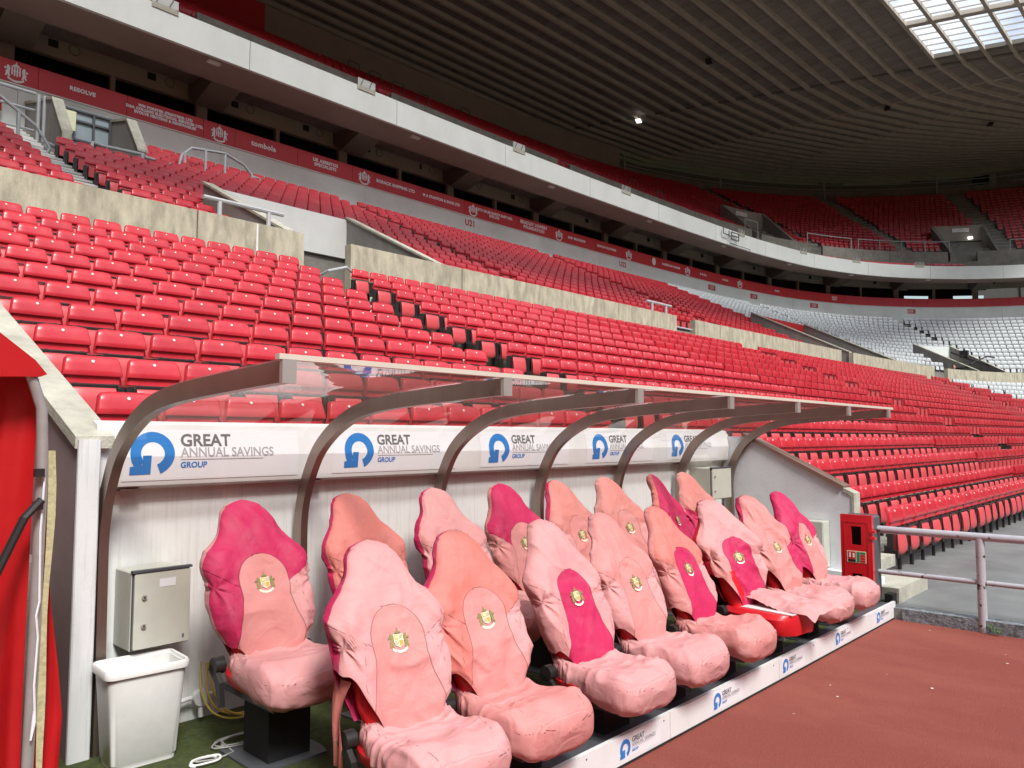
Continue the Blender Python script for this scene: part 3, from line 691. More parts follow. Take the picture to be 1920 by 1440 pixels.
def corr(name, base):
    m, n, L, b = new_mat(name)
    tc = n.new('ShaderNodeTexCoord'); mp = n.new('ShaderNodeMapping')
    L.new(tc.outputs['Object'], mp.inputs[0])
    nz = n.new('ShaderNodeTexNoise'); nz.inputs['Scale'].default_value = .35; nz.inputs['Detail'].default_value = 6; L.new(mp.outputs[0], nz.inputs['Vector'])
    wv = n.new('ShaderNodeTexWave'); wv.wave_type = 'BANDS'; wv.bands_direction = 'X'; wv.inputs['Scale'].default_value = 1.15; wv.inputs['Distortion'].default_value = .0
    L.new(mp.outputs[0], wv.inputs['Vector'])
    m2 = n.new('ShaderNodeMapping'); m2.inputs['Scale'].default_value = (1.7, .12, 1); L.new(tc.outputs['Object'], m2.inputs[0])
    n2 = n.new('ShaderNodeTexNoise'); n2.inputs['Scale'].default_value = 1.2; n2.inputs['Detail'].default_value = 6; L.new(m2.outputs[0], n2.inputs['Vector'])
    mr = n.new('ShaderNodeMapRange'); mr.inputs['From Min'].default_value = .3; mr.inputs['From Max'].default_value = .75; mr.inputs['To Min'].default_value = 1.2; mr.inputs['To Max'].default_value = .72; L.new(n2.outputs['Fac'], mr.inputs[0])
    mr2 = n.new('ShaderNodeMapRange'); mr2.inputs['From Min'].default_value = .55; mr2.inputs['From Max'].default_value = .75; mr2.inputs['To Min'].default_value = 1.; mr2.inputs['To Max'].default_value = .7; L.new(nz.outputs['Fac'], mr2.inputs[0])
    mw = n.new('ShaderNodeMapRange'); mw.inputs['From Max'].default_value = .35; mw.inputs['To Min'].default_value = .68; mw.inputs['To Max'].default_value = 1.; L.new(wv.outputs['Fac'], mw.inputs[0])
    mu = n.new('ShaderNodeMath'); mu.operation = 'MULTIPLY'; L.new(mr.outputs[0], mu.inputs[0]); L.new(mr2.outputs[0], mu.inputs[1])
    mu2 = n.new('ShaderNodeMath'); mu2.operation = 'MULTIPLY'; L.new(mu.outputs[0], mu2.inputs[0]); L.new(mw.outputs[0], mu2.inputs[1])
    sc = n.new('ShaderNodeVectorMath'); sc.operation = 'SCALE'; sc.inputs[0].default_value = base; L.new(mu2.outputs[0], sc.inputs['Scale'])
    L.new(sc.outputs[0], b.inputs['Base Color']); b.inputs['Roughness'].default_value = .6
    bp = n.new('ShaderNodeBump'); bp.inputs['Strength'].default_value = .6; bp.inputs['Distance'].default_value = .04; L.new(wv.outputs['Fac'], bp.inputs['Height']); L.new(bp.outputs[0], b.inputs['Normal'])
    return m
M['roofdeck'] = corr('corrugated_roof_deck', (.27, .23, .205))
for r0 in range(0, 6):
    f0, f1 = Xe_ + 3.2/6*r0, Xe_ + 3.2/6*(r0+1)
    p = [at_rib(r0, f0), C1(r0), C1(r0+1), at_rib(r0+1, f1)]
    bb.add([(q[0], q[1], ZR+.22) for q in p], [(0,1,2,3)])
bb.build('roof_deck', 'roofdeck', rf)
def bar(mb, a, b_, w, z0, z1, mi=0):
    a = Vector((a[0], a[1], 0)); b_ = Vector((b_[0], b_[1], 0)); t = (b_-a).normalized(); n = Vector((-t.y, t.x, 0))*w/2
    vs = [a-n, b_-n, b_+n, a+n]
    mb.add([(v.x, v.y, z0) for v in vs] + [(v.x, v.y, z1) for v in vs], [(0,3,2,1),(4,5,6,7),(0,1,5,4),(1,2,6,5),(2,3,7,6),(3,0,4,7)], mi)
for r in RIBS:
    bb = MB()
    for q in range(len(P[r])-1):
        bar(bb, P[r][q], P[r][q+1], .23, ZR-.10, ZR+.215)
    bb.build('roof_purlin', 'rib', rf)
bb = MB()  # deep roof edge out of view, added to keep sky light off the top tier
for q in range(len(P[6])-1):
    a, e = P[6][q], P[6][q+1]; c, d = rib_pts(8.4)[q+1], rib_pts(8.4)[q]
    bb.add([(a[0],a[1],ZR-.2),(e[0],e[1],ZR-.2),(c[0],c[1],ZR-.2),(d[0],d[1],ZR-.2),(a[0],a[1],ZR+.5),(e[0],e[1],ZR+.5),(c[0],c[1],ZR+.5),(d[0],d[1],ZR+.5)], [(0,3,2,1),(4,5,6,7),(0,1,5,4),(1,2,6,5),(2,3,7,6),(3,0,4,7)])
    bar(bb, d, c, .5, ZR-2.8, ZR+1.5)
bb.build('added_sky_blocking_edge', 'fascia', rf)
# folds in the deck between purlins (rafters) at the creases
for C in (C1, C2, C3, C4, C5):
    bb = MB(); pts = [C(r) for r in RIBS]
    for a, e in zip(pts, pts[1:]): bar(bb, a, e, .28 if C is C1 else .16, ZR+.12, ZR+.218)
    bb.build('roof_rafter', 'beam' if C is C1 else 'rib', rf)
# skylight: glazing bars, cross beams, panes
sk = root('roof_skylight', (56, 12, ZR), 'long glazed skylight strip in the inner roof with white glazing bars', 'skylight')
def at_rib(r, X):
    x, y = C1(r); return (X, y + .02*(x - X))
Xe = 62.6
bb = MB(); bar(bb, at_rib(0, Xe), at_rib(6, Xe+3.2), .5, ZR-.02, ZR+.3); bb.build('cross_beam', 'beam', sk)
for X in (56.2, 49.7, 43.2, 36.7):
    bb = MB(); bar(bb, at_rib(0, X), at_rib(6, X+3.2), .5, ZR-.05, ZR+.25); bb.build('cross_beam', 'rib', sk)
xs = [Xe - .25 - 1.0*i for i in range(1, 60)]
for X in xs:
    bb = MB(); bar(bb, at_rib(0, X), at_rib(6, X+3.2), .05, ZR+.13, ZR+.21); bb.build('glazing_bar', 'rib', sk)
for r in range(0, 6):
    xa = [Xe-.25] + xs
    for i in range(len(xa)-1):
        if i > 26: break
        f = 3.2/6
        p = [at_rib(r, xa[i]+f*r), at_rib(r, xa[i+1]+f*r), at_rib(r+1, xa[i+1]+f*(r+1)), at_rib(r+1, xa[i]+f*(r+1))]
        bb = MB(); bb.add([(q[0], q[1], ZR+.25) for q in p], [(0,1,2,3)]); bb.build('skylight_pane', 'skyglass', sk)
bb = MB()
p0 = rib_pts(0); 
bb.add([(q[0], q[1], ZR+.25) for q in (at_rib(0, xa[27]), at_rib(0, -60), at_rib(6, -60), at_rib(6, xa[27]+3.2))], [(0,1,2,3)]); o = bb.build('skylight_pane', 'skyglass', sk); o['kind'] = 'stuff'
bb = MB(); bar(bb, (58.5, 7), (66, 2.4), .35, ZR+3.2, ZR+3.6); bb.build('roof_tie', 'white', sk)
# roof lamps
LM, n_, L_, b_ = new_mat('lit_lamp'); b_.inputs['Emission Color'].default_value = (1, .97, .9, 1); b_.inputs['Emission Strength'].default_value = 1.0; M['litlamp'] = LM
for i, (x, y, on) in enumerate([(56.3, 36.9, 1), (50.7, 27., 0), (68.5, 19.9, 0), (78.3, 14.2, 0)]):
    r = root('roof_lamp', (x, y, 29.6), ['small lit lamp hanging under the dark roof', 'black floodlight under the roof, highest of the dark ones', 'black floodlight under the roof beyond the fold', 'black floodlight near the right edge under the roof'][i], 'lamp', 'lamps under the roof')
    bb = MB(); bb.box((x, y, 29.62), (.8, .45, .08), .4); bb.build('housing', 'litlamp' if on else 'black', r)
    bb = MB(); bb.tube([(x, y, 29.6), (x, y, ZR)], .03, 5); bb.build('bracket', 'black', r)
# commentary box high on the right
cb = root('commentary_box', (94, 12, 26), 'boxy grey commentary cabin hanging under the roof at the right edge', 'cabin')
bb = MB(); bb.bbox((94, 2, 26.3), (94.2, 17.0, 27.3)); bb.build('lower_panel', 'backwall', cb)
bb = MB(); bb.bbox((93.7, 16.7, 25.6), (94.3, 17.3, 30)); bb.build('corner_post', 'backwall', cb)
bb = MB(); bb.bbox((94.8, 2, 27.), (94.9, 17.0, 29.9)); bb.build('back_panel', 'conc2', cb)
for z in (28.5, 29.8): bb = MB(); bb.bbox((94, 2, z-.05), (94.1, 16.7, z+.05)); bb.build('transom', 'backwall', cb)
for y in (13.6, 10.): bb = MB(); bb.bbox((94, y-.1, 27.3), (94.15, y+.1, 29.9)); bb.build('mullion', 'backwall', cb)
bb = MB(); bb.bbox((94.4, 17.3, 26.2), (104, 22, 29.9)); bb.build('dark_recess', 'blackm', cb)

# top tier stair entrances
for i, (s0, s1) in enumerate(((56.2, 60.6), (75.4, 79.0))):
    lb = ['dark stair entrance low in the top tier left of the first long stair', 'dark stair entrance with lit sign between the second and third long stairs', 'top tier stair entrance hidden low at left'][i]
    r = root('top_stair_entrance', V((s0+s1)/2, -2, 17), lb, 'stair entrance', 'stair entrances in the top tier')
    zt = 20.6
    for s in (s0, s1):
        vs = [V(a, d, z) for a in (s-.12, s+.12) for d, z in [(-4.2, zt), (-.9, 17.5), (-.9, 16), (-4.2, 16)]]
        bb = MB(); bb.add(vs, [(0,1,2,3), (7,6,5,4), (0,4,5,1), (1,5,6,2), (2,6,7,3), (3,7,4,0)]); bb.build('side_wall', 'concgrey', r)
    bb = MB(); sweep(bb, [(-4.2, 19.2), (-4.2, zt), (-4.4, zt), (-4.4, 19.2)], s0, s1); bb.build('head_panel', 'backwall', r)
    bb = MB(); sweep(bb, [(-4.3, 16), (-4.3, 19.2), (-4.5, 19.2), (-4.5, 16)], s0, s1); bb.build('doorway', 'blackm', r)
    bb = MB(); sweep(bb, [(-4.1, 20.0), (-4.1, 20.35), (-4.2, 20.35), (-4.2, 20.0)], s0+1.4, s0+2.6); bb.build('sign', 'lampwhite', r)
    if i == 1:
        c = V(s0+2.6, -3.9, 19.4); bb = MB(); bb.box(c, (.35, .35, .2)); bb.build('lamp', 'litlamp', r)
# rails of the top tier
gi = 0
for s0, s1 in ((54.5, 56.1), (61.9, 66.5), (67.2, 75.2), (79.8, 82), (84, 92)):
    gi += 1
    pts = [V(s, -.85, 18.35) for s in ss(s0, s1)]
    legs = [(V(s, -.85, 17.4), V(s, -.85, 18.35)) for s in np.linspace(s0, s1, max(2, int((s1-s0)/1.6)))]
    handrail('cross_wall_rail', pts, legs, .04, 'galv', 'grey rail on the low top tier wall, %s from the left' % ORD[gi-1], group='rails on the low top tier walls')
gi = 0
for s0, rows in ((26.5, (4, 7, 10, 13)), (10.9, (2,)), (45.1, (0, 3)), (35., (12,))):
    for i in rows:
        d, z = TT[i]; gi += 1
        for q in (0,):
            p = [V(s0+.2, d, z), V(s0+.2, d, z+1.15), V(s0+.3, d, z+1.25), V(s0+.9, d, z+1.25), V(s0+1., d, z+1.15), V(s0+1., d, z)]
            r = root('aisle_hoop', p[0], 'thin hoop rail standing in a top tier aisle, %s counted up and right' % ORD[gi-1], 'handrail', 'hoop rails in the top tier aisles')
            MB().tube(p, .03, 5).build('rail', 'grey', r)

# ================================================================== STADIUM SEATS
def seat_parts():
    prof = [(.065, .744), (.045, .750), (.020, .746), (.004, .730), (-.012, .68), (-.024, .63), (-.030, .595), (-.026, .585), (-.006, .580), (-.004, .55), (-.008, .525), (.02, .520), (.045, .55), (.03, .62), (.05, .70)]
    us = [-1, -.93, -.6, -.2, .2, .6, .93, 1]
    G = []
    for u in us:
        ring = []
        for y, z in prof:
            hw = .226 - (.016 if z < .582 and y < .01 else 0)
            a = abs(u)
            corner = (.026*max(0, (a-.86)/.14)**1.5) if z > .70 else 0
            tp = 1 - .125*max(0., (z-.58)/.17)
            yy = y - .020*(u*u) + (.020*max(0, (a-.9)/.1) if y < 0 else 0)
            ring.append((hw*tp*u, yy, z - corner))
        G.append(ring)
    b1 = MB(); b1.grid(G, 0, closeu=True); n = len(prof)
    b1.f.append(tuple(range(n-1, -1, -1))); b1.m.append(0); b1.f.append(tuple((len(us)-1)*n+i for i in range(n))); b1.m.append(0)
    # folded seat pan
    prof = [(-.045, .488), (-.072, .490), (-.088, .475), (-.102, .40), (-.110, .31), (-.106, .245), (-.09, .212), (-.06, .205), (-.045, .25), (-.04, .38)]
    G = []
    for u in [-1, -.9, -.4, .4, .9, 1]:
        a = abs(u)
        G.append([(.158*u*(1 - (.10 if z < .24 else 0)), y + (.012*max(0, (a-.85)/.15) if y < -.06 else 0), z + (.02*max(0, (a-.85)/.15) if z < .24 else 0)) for y, z in prof])
    b2 = MB(); b2.grid(G, 0, closeu=True); n = len(prof)
    b2.f.append(tuple(range(n-1, -1, -1))); b2.m.append(0); b2.f.append(tuple(5*n+i for i in range(n))); b2.m.append(0)
    # black steel frame: bar over the pan, side arms, hinge blocks, foot bracket
    b3 = MB()
    b3.tube([(-.178,-.085,.20), (-.182,-.075,.488), (-.165,-.070,.512), (.165,-.070,.512), (.182,-.075,.488), (.178,-.085,.20)], .0095, 5)
    b3.box((0, .0, .36), (.40, .012, .30))
    for sx in (-1, 1):
        b3.box((sx*.210, -.015, .36), (.046, .06, .28)); b3.box((sx*.215, -.055, .235), (.040, .09, .08)); b3.cyl((sx*.205, -.075, .225), .026, .035, 0, 7)
        b3.box((sx*.225, .03, .16), (.02, .035, .32))
        b3.box((sx*.14, -.055, .516), (.03, .04, .012))
    b3.box((0, .02, .435), (.44, .02, .03))
    b4 = MB(); b4.tube([(0, -.003, .700), (0, -.0115, .7025)], [.0135, .0125], 10)
    return b1, b2, b3, b4
SB = seat_parts()
SEATM = {k: b.mesh(k, m, (0,0,0), sm) for (k, m, sm), b in zip((('backrest', 'seat_red', 50), ('seat_pan', 'seat_pan', 50), ('frame', 'black', None), ('number_disc', 'disc', None)), SB)}

# positions --------------------------------------------------------
seats = []       # (block, row, index, s, d, z_tread, white)
for k in range(-4, 11):
    y, z = ROW(k); z -= .70
    if k == -4: z = .10
    d = YD(y)
    if k >= 0:
        for n in range(13): seats.append(('left', k, n, 2.21 + .48*n, d, z, 0))
    s0 = {0: 9.68}.get(0) if k >= 0 else (8.52 if k > -4 else 9.60)
    for blk, a, e in (('middle', s0, 27.35), ('second', 29.05, 49.9), ('third', 51.4, 68.5)):
        for n, s in enumerate(seat_steps(a, e, d)):
            wh = blk == 'third' and s > 54.3 + (10-k)*1.35
            if blk == 'third' and abs(s - (54.3 + (10-k)*1.35)) < .35: continue
            if blk == 'third' and d > 17.5: continue
            seats.append((blk, k, n, s, d, z, int(wh)))
for j in range(14):
    y, z = URW(j); z -= .70; d = YD(y)
    for blk, a, e in (('u0', -1.2, 5.3), ('u1', 6.62, 17.75), ('u2', 19.0, 30.45), ('u3', 31.7, 52.8), ('u4', 54.1, 69.0), ('u5', 70.3, 92)):
        for n, s in enumerate(seat_steps(a, e, d)):
            skip = False
            for (v0, v1, vd, _) in VOMS:
                if v0-.2 < s < v1+.2 and d > vd-.15: skip = True
            if 6.2 < s < 9.15 and d < 4.0: skip = True
            if skip: continue
            wh = s > 43.0 or (s > 42.6)
            seats.append((blk, 20+j, n, s, d, z, int(wh)))
cf = cam.matrix_world if False else None
from mathutils import Euler
_Rm = Euler(cam.rotation_euler).to_matrix().transposed(); _cl = Vector(cam.location)
def project(p):
    q = _Rm @ (Vector(p) - _cl)
    if q.z > -.01: return None
    return (960 + 1442*q.x/-q.z, 720 - 1442*q.y/-q.z, -q.z)
cand = []
for i, (blk, k, n, s, d, z, wh) in enumerate(seats):
    x, y, tx, ty = WP(s, d); p = project((x, y, z + .6))
    if p is None or not (-40 < p[0] < 1960 and -30 < p[1] < 1440): continue
    if k in (-1, -2, -3) and x < 8.9 and p[1] > 905: continue
    if k < 20 and p[1] > 700 + .066*(p[0]-525) and p[1] < 735 + .055*(p[0]-525) and 560 < p[0] < 1640: continue   # hidden by the dugout canopy edge
    cand.append(((Vector((x, y, z+.5)) - _cl).length, i))
cand.sort(); chosen = {i for _, i in cand[:300]}
rown = {-4: 'lowest row beside the grey apron', -3: 'second row up from the grey apron', -2: 'third row up from the grey apron', -1: 'fourth row up from the grey apron'}
protos = {}
cnt = 0
for i in sorted(chosen, key=lambda q: (seats[q][1], seats[q][3])):
    blk, k, n, s, d, z, wh = seats[i]; x, y, tx, ty = WP(s, d)
    rw = rown.get(k) or ('%s row above the dugout' % ORD[k] if k < 20 else '%s row above the parapet' % ORD[k-20])
    side = {'left': '%s from its left end, left of the aisle' % ordw(n)}.get(blk, ('%s right of the nearest aisle' if k >= 0 else '%s from its left end') % ordw(n))
    o = root('tip_up_seat', (x, y, z), 'red seat, %s, %s' % (rw, side), 'seat', 'red tip-up seats of the lower block')
    o.rotation_euler = (0, 0, math.atan2(ty, tx) + random.uniform(-.012, .012))
    for nm, me in SEATM.items():
        c = bpy.data.objects.new(nm, me); COL.objects.link(c); c.parent = o
        if nm == 'seat_pan': c.rotation_euler = (random.uniform(-.05, .03), 0, 0)
    cnt += 1

# the rest of the seats as one mass, in three levels of detail ----------------
def simple(lod):
    b = MB()
    if lod == 0:
        b = MB()
        for q, mm in zip(SB, (0, 2, 3, 4)):
            if mm == 4: continue
            b.add(q.v, q.f, mm)
    elif lod == 1:
        pf = [(.05,.745),(-.01,.742),(-.035,.66),(-.028,.56),(.0,.545),(.0,.47),(.04,.47)]
        us = [-1, -.5, .5, 1]
        b.grid([[(.222*u*(1 - .125*max(0., (z-.58)/.17)), y-.02*u*u, z-(.02 if abs(u)==1 and z>.7 else 0)) for y, z in pf] for u in us], 0, closeu=True)
        b.f.append(tuple(range(6,-1,-1))); b.m.append(0); b.f.append(tuple(21+i for i in range(7))); b.m.append(0)
        b.box((0,-.085,.34), (.30,.05,.26), mi=2)
        b.box((0,-.06,.48), (.39,.03,.016), mi=3); b.box((-.205,-.03,.32), (.06,.10,.34), mi=3); b.box((.205,-.03,.32), (.06,.10,.34), mi=3); b.box((0,.0,.34), (.4,.012,.34), mi=3)
    else:
        b.add([(-.19,-.01,.73),(.19,-.01,.73),(.22,-.045,.60),(-.22,-.045,.60),(.22,0,.48),(-.22,0,.48),(-.19,.05,.74),(.19,.05,.74)], [(1,0,3,2),(2,3,5,4),(0,1,7,6),(6,7,4,5)], 0)
        b.add([(-.17,-.09,.45),(.17,-.09,.45),(.17,-.10,.21),(-.17,-.10,.21)], [(1,0,3,2)], 2)
        b.add([(-.23,-.05,.46),(.23,-.05,.46),(.23,-.05,.12),(-.23,-.05,.12)], [(1,0,3,2)], 3)
        b.add([(-.235,-.02,.60),(-.235,.04,.60),(-.235,.04,.1),(-.235,-.02,.1)], [(0,1,2,3)], 3)
    return b
bins = {0: [], 1: [], 2: []}
for i, (blk, k, n, s, d, z, wh) in enumerate(seats):
    if i in chosen: continue
    x, y, tx, ty = WP(s, d); dist = math.hypot(x, y)
    bins[0 if dist < 21 else 1 if dist < 44 else 2].append((x, y, z, math.atan2(ty, tx), wh))
# top tier seats
TAIS = [10.8, 26.4, 45., 63.0, 71.6, 79.4]
for r_, (d, z) in enumerate([(d_, z_) for d_, z_ in TTF] + TT[:20]):
    s = -6.
    while s < 103:
        a = WP(s, d); b_ = WP(s+.5, d); s += .5*.5/max(math.hypot(b_[0]-a[0], b_[1]-a[1]), .1)
        if any(q-.1 < s < q+1.25 for q in TAIS): continue
        if d > -4.3 and any(v0-.3 < s < v1+.3 for v0, v1 in ((56.2, 60.6), (75.4, 79.0))): continue
        x, y, tx, ty = WP(s, d); bins[2].append((x, y, z, math.atan2(ty, tx), 0))
Vs, Fs, Ms, base = [], [], [], 0
for lod, L in bins.items():
    if not L: continue
    b = simple(lod); v = np.array(b.v, float); A = np.array(L)
    ca, sa = np.cos(A[:, 3]), np.sin(A[:, 3])
    X = ca[:, None]*v[None, :, 0] - sa[:, None]*v[None, :, 1] + A[:, 0:1]
    Y = sa[:, None]*v[None, :, 0] + ca[:, None]*v[None, :, 1] + A[:, 1:2]
    Z = v[None, :, 2] + A[:, 2:3]
    nv = len(v)
    Vs.append(np.stack([X, Y, Z], -1).reshape(-1, 3))
    for fi, f in enumerate(b.f):
        idx = np.array(f)[None, :] + (np.arange(len(L))*nv)[:, None] + base
        Fs.append(idx)
        mm = b.m[fi]; wm = A[:, 4].astype(int)
        Ms.append(np.where(wm == 1, {0: 1, 2: 1, 3: 3}[mm], mm))
    base += nv*len(L)
Vall = np.concatenate(Vs)
loops = np.concatenate([f.reshape(-1) for f in Fs]); tot = np.concatenate([np.full(len(f), f.shape[1]) for f in Fs]); mats_ = np.concatenate(Ms)
me = bpy.data.meshes.new('tip_up_seats')
me.vertices.add(len(Vall)); me.vertices.foreach_set('co', Vall.astype(np.float32).reshape(-1))
me.loops.add(len(loops)); me.loops.foreach_set('vertex_index', loops.astype(np.int32))
me.polygons.add(len(tot)); st = np.concatenate([[0], np.cumsum(tot)[:-1]]).astype(np.int32)
me.polygons.foreach_set('loop_start', st)
for m in ('seat_red', 'seat_white', 'seat_pan', 'black'): me.materials.append(M[m])
me.polygons.foreach_set('material_index', mats_.astype(np.int32))
me.update(calc_edges=True); me.validate()
try: me.polygons.foreach_set('use_smooth', np.ones(len(tot), bool)); me.set_sharp_from_angle(angle=R(45))
except Exception: pass
o = bpy.data.objects.new('tip_up_seats', me); COL.objects.link(o)
tag(o, 'mass of red and white tip-up seats filling the farther rows and the top tier', 'seats', None, 'stuff')
print('SEATS', len(seats), cnt, 'polys', len(tot))

# ================================================================== DUGOUT
WY = 4.20                                                   # face of the back wall
# back wall, side wall, pillar
r = root('dugout_back_wall', (4.7, WY, .1), 'dirty white painted wall behind the covered seats with dark drip streaks', 'wall')
b = MB(); b.bbox((1.402, WY, -.1), (8.18, WY+.24, 1.68)); b.build('wall_face', 'dugwall', r)
b = MB(); b.bbox((1.402, WY+.241, -.1), (8.18, WY+.30, 1.55)); b.build('wall_core', 'conc2', r)
r = root('end_wall', (8.1, 3.5, .1), 'blue-grey end wall of the dugout with sloping brown capped top', 'wall')
b = MB(); b.prism([(2.78,-.1),(2.78,1.09),(3.92,1.66),(4.19,1.66),(4.19,-.1)], 8.03, 8.18, 0); b.build('wall_face', 'bluegrey', r)
b = MB(); b.prism([(2.88,1.125),(3.93,1.655),(3.94,1.70),(2.86,1.16)], 8.005, 8.20, 0); b.build('capping', 'brown', r)
b = MB(); b.prism([(2.765,.1),(2.765,1.09),(2.87,1.14),(2.87,1.10),(2.79,1.06),(2.79,.1)], 8.02, 8.19, 0); b.build('end_strip', 'coping', r)
b = MB(); b.prism([(2.5,.05),(2.5,.30),(4.19,.36),(4.19,.05)], 7.93, 8.028, 0); b.build('plinth', 'bluegrey', r)

# raking side wall of the tunnel: white front post, rough coping climbing with the rows
r = root('raking_wall', (1.38, 4.1, 0), 'thick white-fronted side wall with rough sloping concrete coping left of the dugout', 'wall')
def rake(x0, x1, dz0, dz1, y0=4.07, y1=9.5):
    z = lambda y: 1.66 + .4276*(y-4.15)
    return [(y0, z(y0)+dz0), (y1, z(y1)+dz0), (y1, z(y1)+dz1), (y0, z(y0)+dz1)]
M['purple'] = mat('tunnel_side_render', (.24, .17, .165), .85, var=.15, vscale=2.5)
b = MB(); b.prism([(4.075,-.05),(4.075,1.60),(9.5,1.60+.4276*5.4),(9.5,-.05)], 1.315, 1.400, 0); b.build('side_face', 'purple', r)
b = MB(); b.cbox((1.355, 4.06, .80), (.100, .03, 1.68), .006, 2); b.build('front_post', 'pillar', r)
b = MB(); b.prism(rake(0,0,-.03,.03), 1.295, 1.475, 0); b.build('coping', 'coping', r)

# sponsor board along the wall with five signs
r = root('sponsor_board', (4.8, WY-.06, 1.55), 'long white sponsor board with five blue ring logos along the top of the dugout wall', 'board')
b = MB(); b.prism([(WY-.045,1.385),(WY-.075,1.40),(WY-.09,1.55),(WY-.06,1.715),(WY-.002,1.735),(WY-.002,1.385)], 1.415, 8.02, 0)
b.build('board_body', 'whiteboard', r)
import bisect
def board_pt(x, z):      # front face of the board
    ys = [(1.40, WY-.075), (1.55, WY-.09), (1.715, WY-.06)]
    y = np.interp(z, [q[0] for q in ys], [q[1] for q in ys]); return (x, y-.002, z)
signs = [(1.68, 'first sponsor sign at the left end of the board'), (2.985, 'second sponsor sign'), (4.29, 'third sponsor sign'), (5.595, 'fourth sponsor sign'), (6.92, 'fifth sponsor sign at the right end')]
def fold_text(mb):       # lay flat artwork onto the bent board face
    mb.v = [(x, board_pt(x, z)[1] - (WY - y), z) for x, y, z in mb.v]
for i, (x, lb) in enumerate(signs):
    w0 = x - .20 if i else x - .15
    bb = MB()
    G = [[(xx, WY-.0008, zz) for zz in (1.425, 1.55, 1.69)] for xx in (w0, x + .86)]
    bb.grid(G); fold_text(bb); bb.build('sign_film', 'sticker', r)
    for nm_, mm_ in (('logo', 0),):
        bb = MB(); logo(bb, (x, WY-.0022, 1.565), (1,0,0), (0,0,1), .114, (0,-1,0)); fold_text(bb); bb.build('sponsor_logo', ['blue', 'greydk', 'greylt'], r)
for i in range(7):
    bb = MB(); x = 1.58+1.09*i; bb.bbox((x-.05, WY-.075, 1.376), (x+.05, WY-.0, 1.386)); bb.build('fixing_clip', 'steel', r)

# curved steel arms
ARMX = [1.44, 2.56, 3.65, 4.74, 5.83, 6.92, 8.0]
def arm_curve():
    out = [(4.125, .10), (4.13, .60), (4.14, .95), (4.14, 1.16), (4.11, 1.31), (4.05, 1.45), (3.96, 1.59), (3.83, 1.70), (3.67, 1.785), (3.50, 1.84), (3.25, 1.875), (2.85, 1.90), (2.42, 1.92)]
    P = np.array([(4.125, -.3)] + out + [(2.1, 1.935)]); o = []
    for i in range(1, len(P)-2):
        p0, p1, p2, p3 = P[i-1], P[i], P[i+1], P[i+2]
        for t in np.linspace(0, 1, 5, endpoint=False): o.append(.5*((2*p1)+(-p0+p2)*t+(2*p0-5*p1+4*p2-p3)*t*t+(-p0+3*p1-3*p2+p3)*t**3))
    o.append(P[-2]); return np.array(o)
AC = arm_curve(); AT = np.gradient(AC, axis=0); AT /= np.linalg.norm(AT, axis=1)[:, None]
AN = np.stack([-AT[:, 1], AT[:, 0]], 1)      # points inward (down/front)
AN = np.where((AN @ np.array([-1., -1.]) < 0)[:, None], -AN, AN)
sh = root('dugout_shelter', (4.7, 3.4, .12), 'long dugout shelter of seven curved bronze steel arms carrying a clear bent canopy', 'shelter')
armnames = ORD
for i, x in enumerate(ARMX):
    W_, D_ = .046, .078
    G = []
    for p, n in zip(AC, AN):
        G.append([(x-W_/2, p[0], p[1]), (x+W_/2, p[0], p[1]), (x+W_/2, p[0]+n[0]*D_, p[1]+n[1]*D_), (x-W_/2, p[0]+n[0]*D_, p[1]+n[1]*D_)])
    bb = MB(); bb.grid(G, closeu=True); bb.f.append((3,2,1,0)); bb.m.append(0); e = (len(G)-1)*4; bb.f.append((e,e+1,e+2,e+3)); bb.m.append(0)
    a = bb.build('curved_arm', 'steel', sh, 30)
    bb = MB(); p, n, t = AC[-1], AN[-1], AT[-1]
    bb.box((x, p[0]+n[0]*D_/2+t[0]*.011, p[1]+n[1]*D_/2+t[1]*.011), (.056, .020, D_+.006)); bb.build('end_cap', 'steelcap', sh)
    if i < 2:
        for zz in (.22, .95): bb = MB(); bb.cyl((x, 4.09, zz), .012, .02, 1, 8); bb.build('bolt', 'steelcap', sh)
GN = [(p[0] - n[0]*.006, p[1] - n[1]*.006) for p, n in zip(AC, AN)]
start = next(i for i, p in enumerate(GN) if p[1] > 1.30)
for i in range(6):
    a, e = ARMX[i] - .024*(i == 0) + .003, ARMX[i+1] - .003 + (.03 if i == 5 else 0)
    bb = MB(); bb.grid([[(xx, y, z) for y, z in GN[start:]] for xx in np.linspace(a, e, 2)]); bb.build('canopy_sheet', 'glass', sh, 60)
bb = MB(); y, z = GN[-1]; bb.bbox((1.40, y-.022, z-.004), (8.12, y+.006, z+.016)); bb.build('edge_trim', 'trim', sh)

# kerb board with five small signs
r = root('kerb_board', (4.3, 2.31, .08), 'white kick board with five small sponsor signs along the front edge of the dugout floor', 'board')
xs_ = [.9, 2.35, 3.75, 5.15, 6.55, 7.66]
for a, e in zip(xs_, xs_[1:]): bb = MB(); bb.bbox((a+.002, 2.30, .012), (e-.002, 2.325, .150)); bb.build('board_panel', 'whiteboard', r)
bb = MB(); bb.bbox((.9, 2.327, -.01), (7.66, 2.43, .128)); bb.build('edge_timber', 'grey', r)
bb = MB(); bb.bbox((.9, 2.296, .0), (7.66, 2.299, .012)); bb.build('shadow_gap', 'blackm', r)
for x in (3.32, 4.28, 5.25, 6.22, 7.18):
    bb = MB(); bb.bbox((x-.06, 2.2988, .028), (x+.33, 2.2998, .138)); bb.build('sign_film', 'sticker', r)
    bb = MB(); logo(bb, (x+.0, 2.2975, .083), (1,0,0), (0,0,1), .046, (0,-1,0)); bb.build('sponsor_logo', ['blue', 'greydk', 'greylt'], r)
for x in np.linspace(2.6, 7.4, 8): bb = MB(); bb.cyl((x+.4, 2.2985, .125), .004, .004, 1, 6); bb.build('screw', 'grey', r)

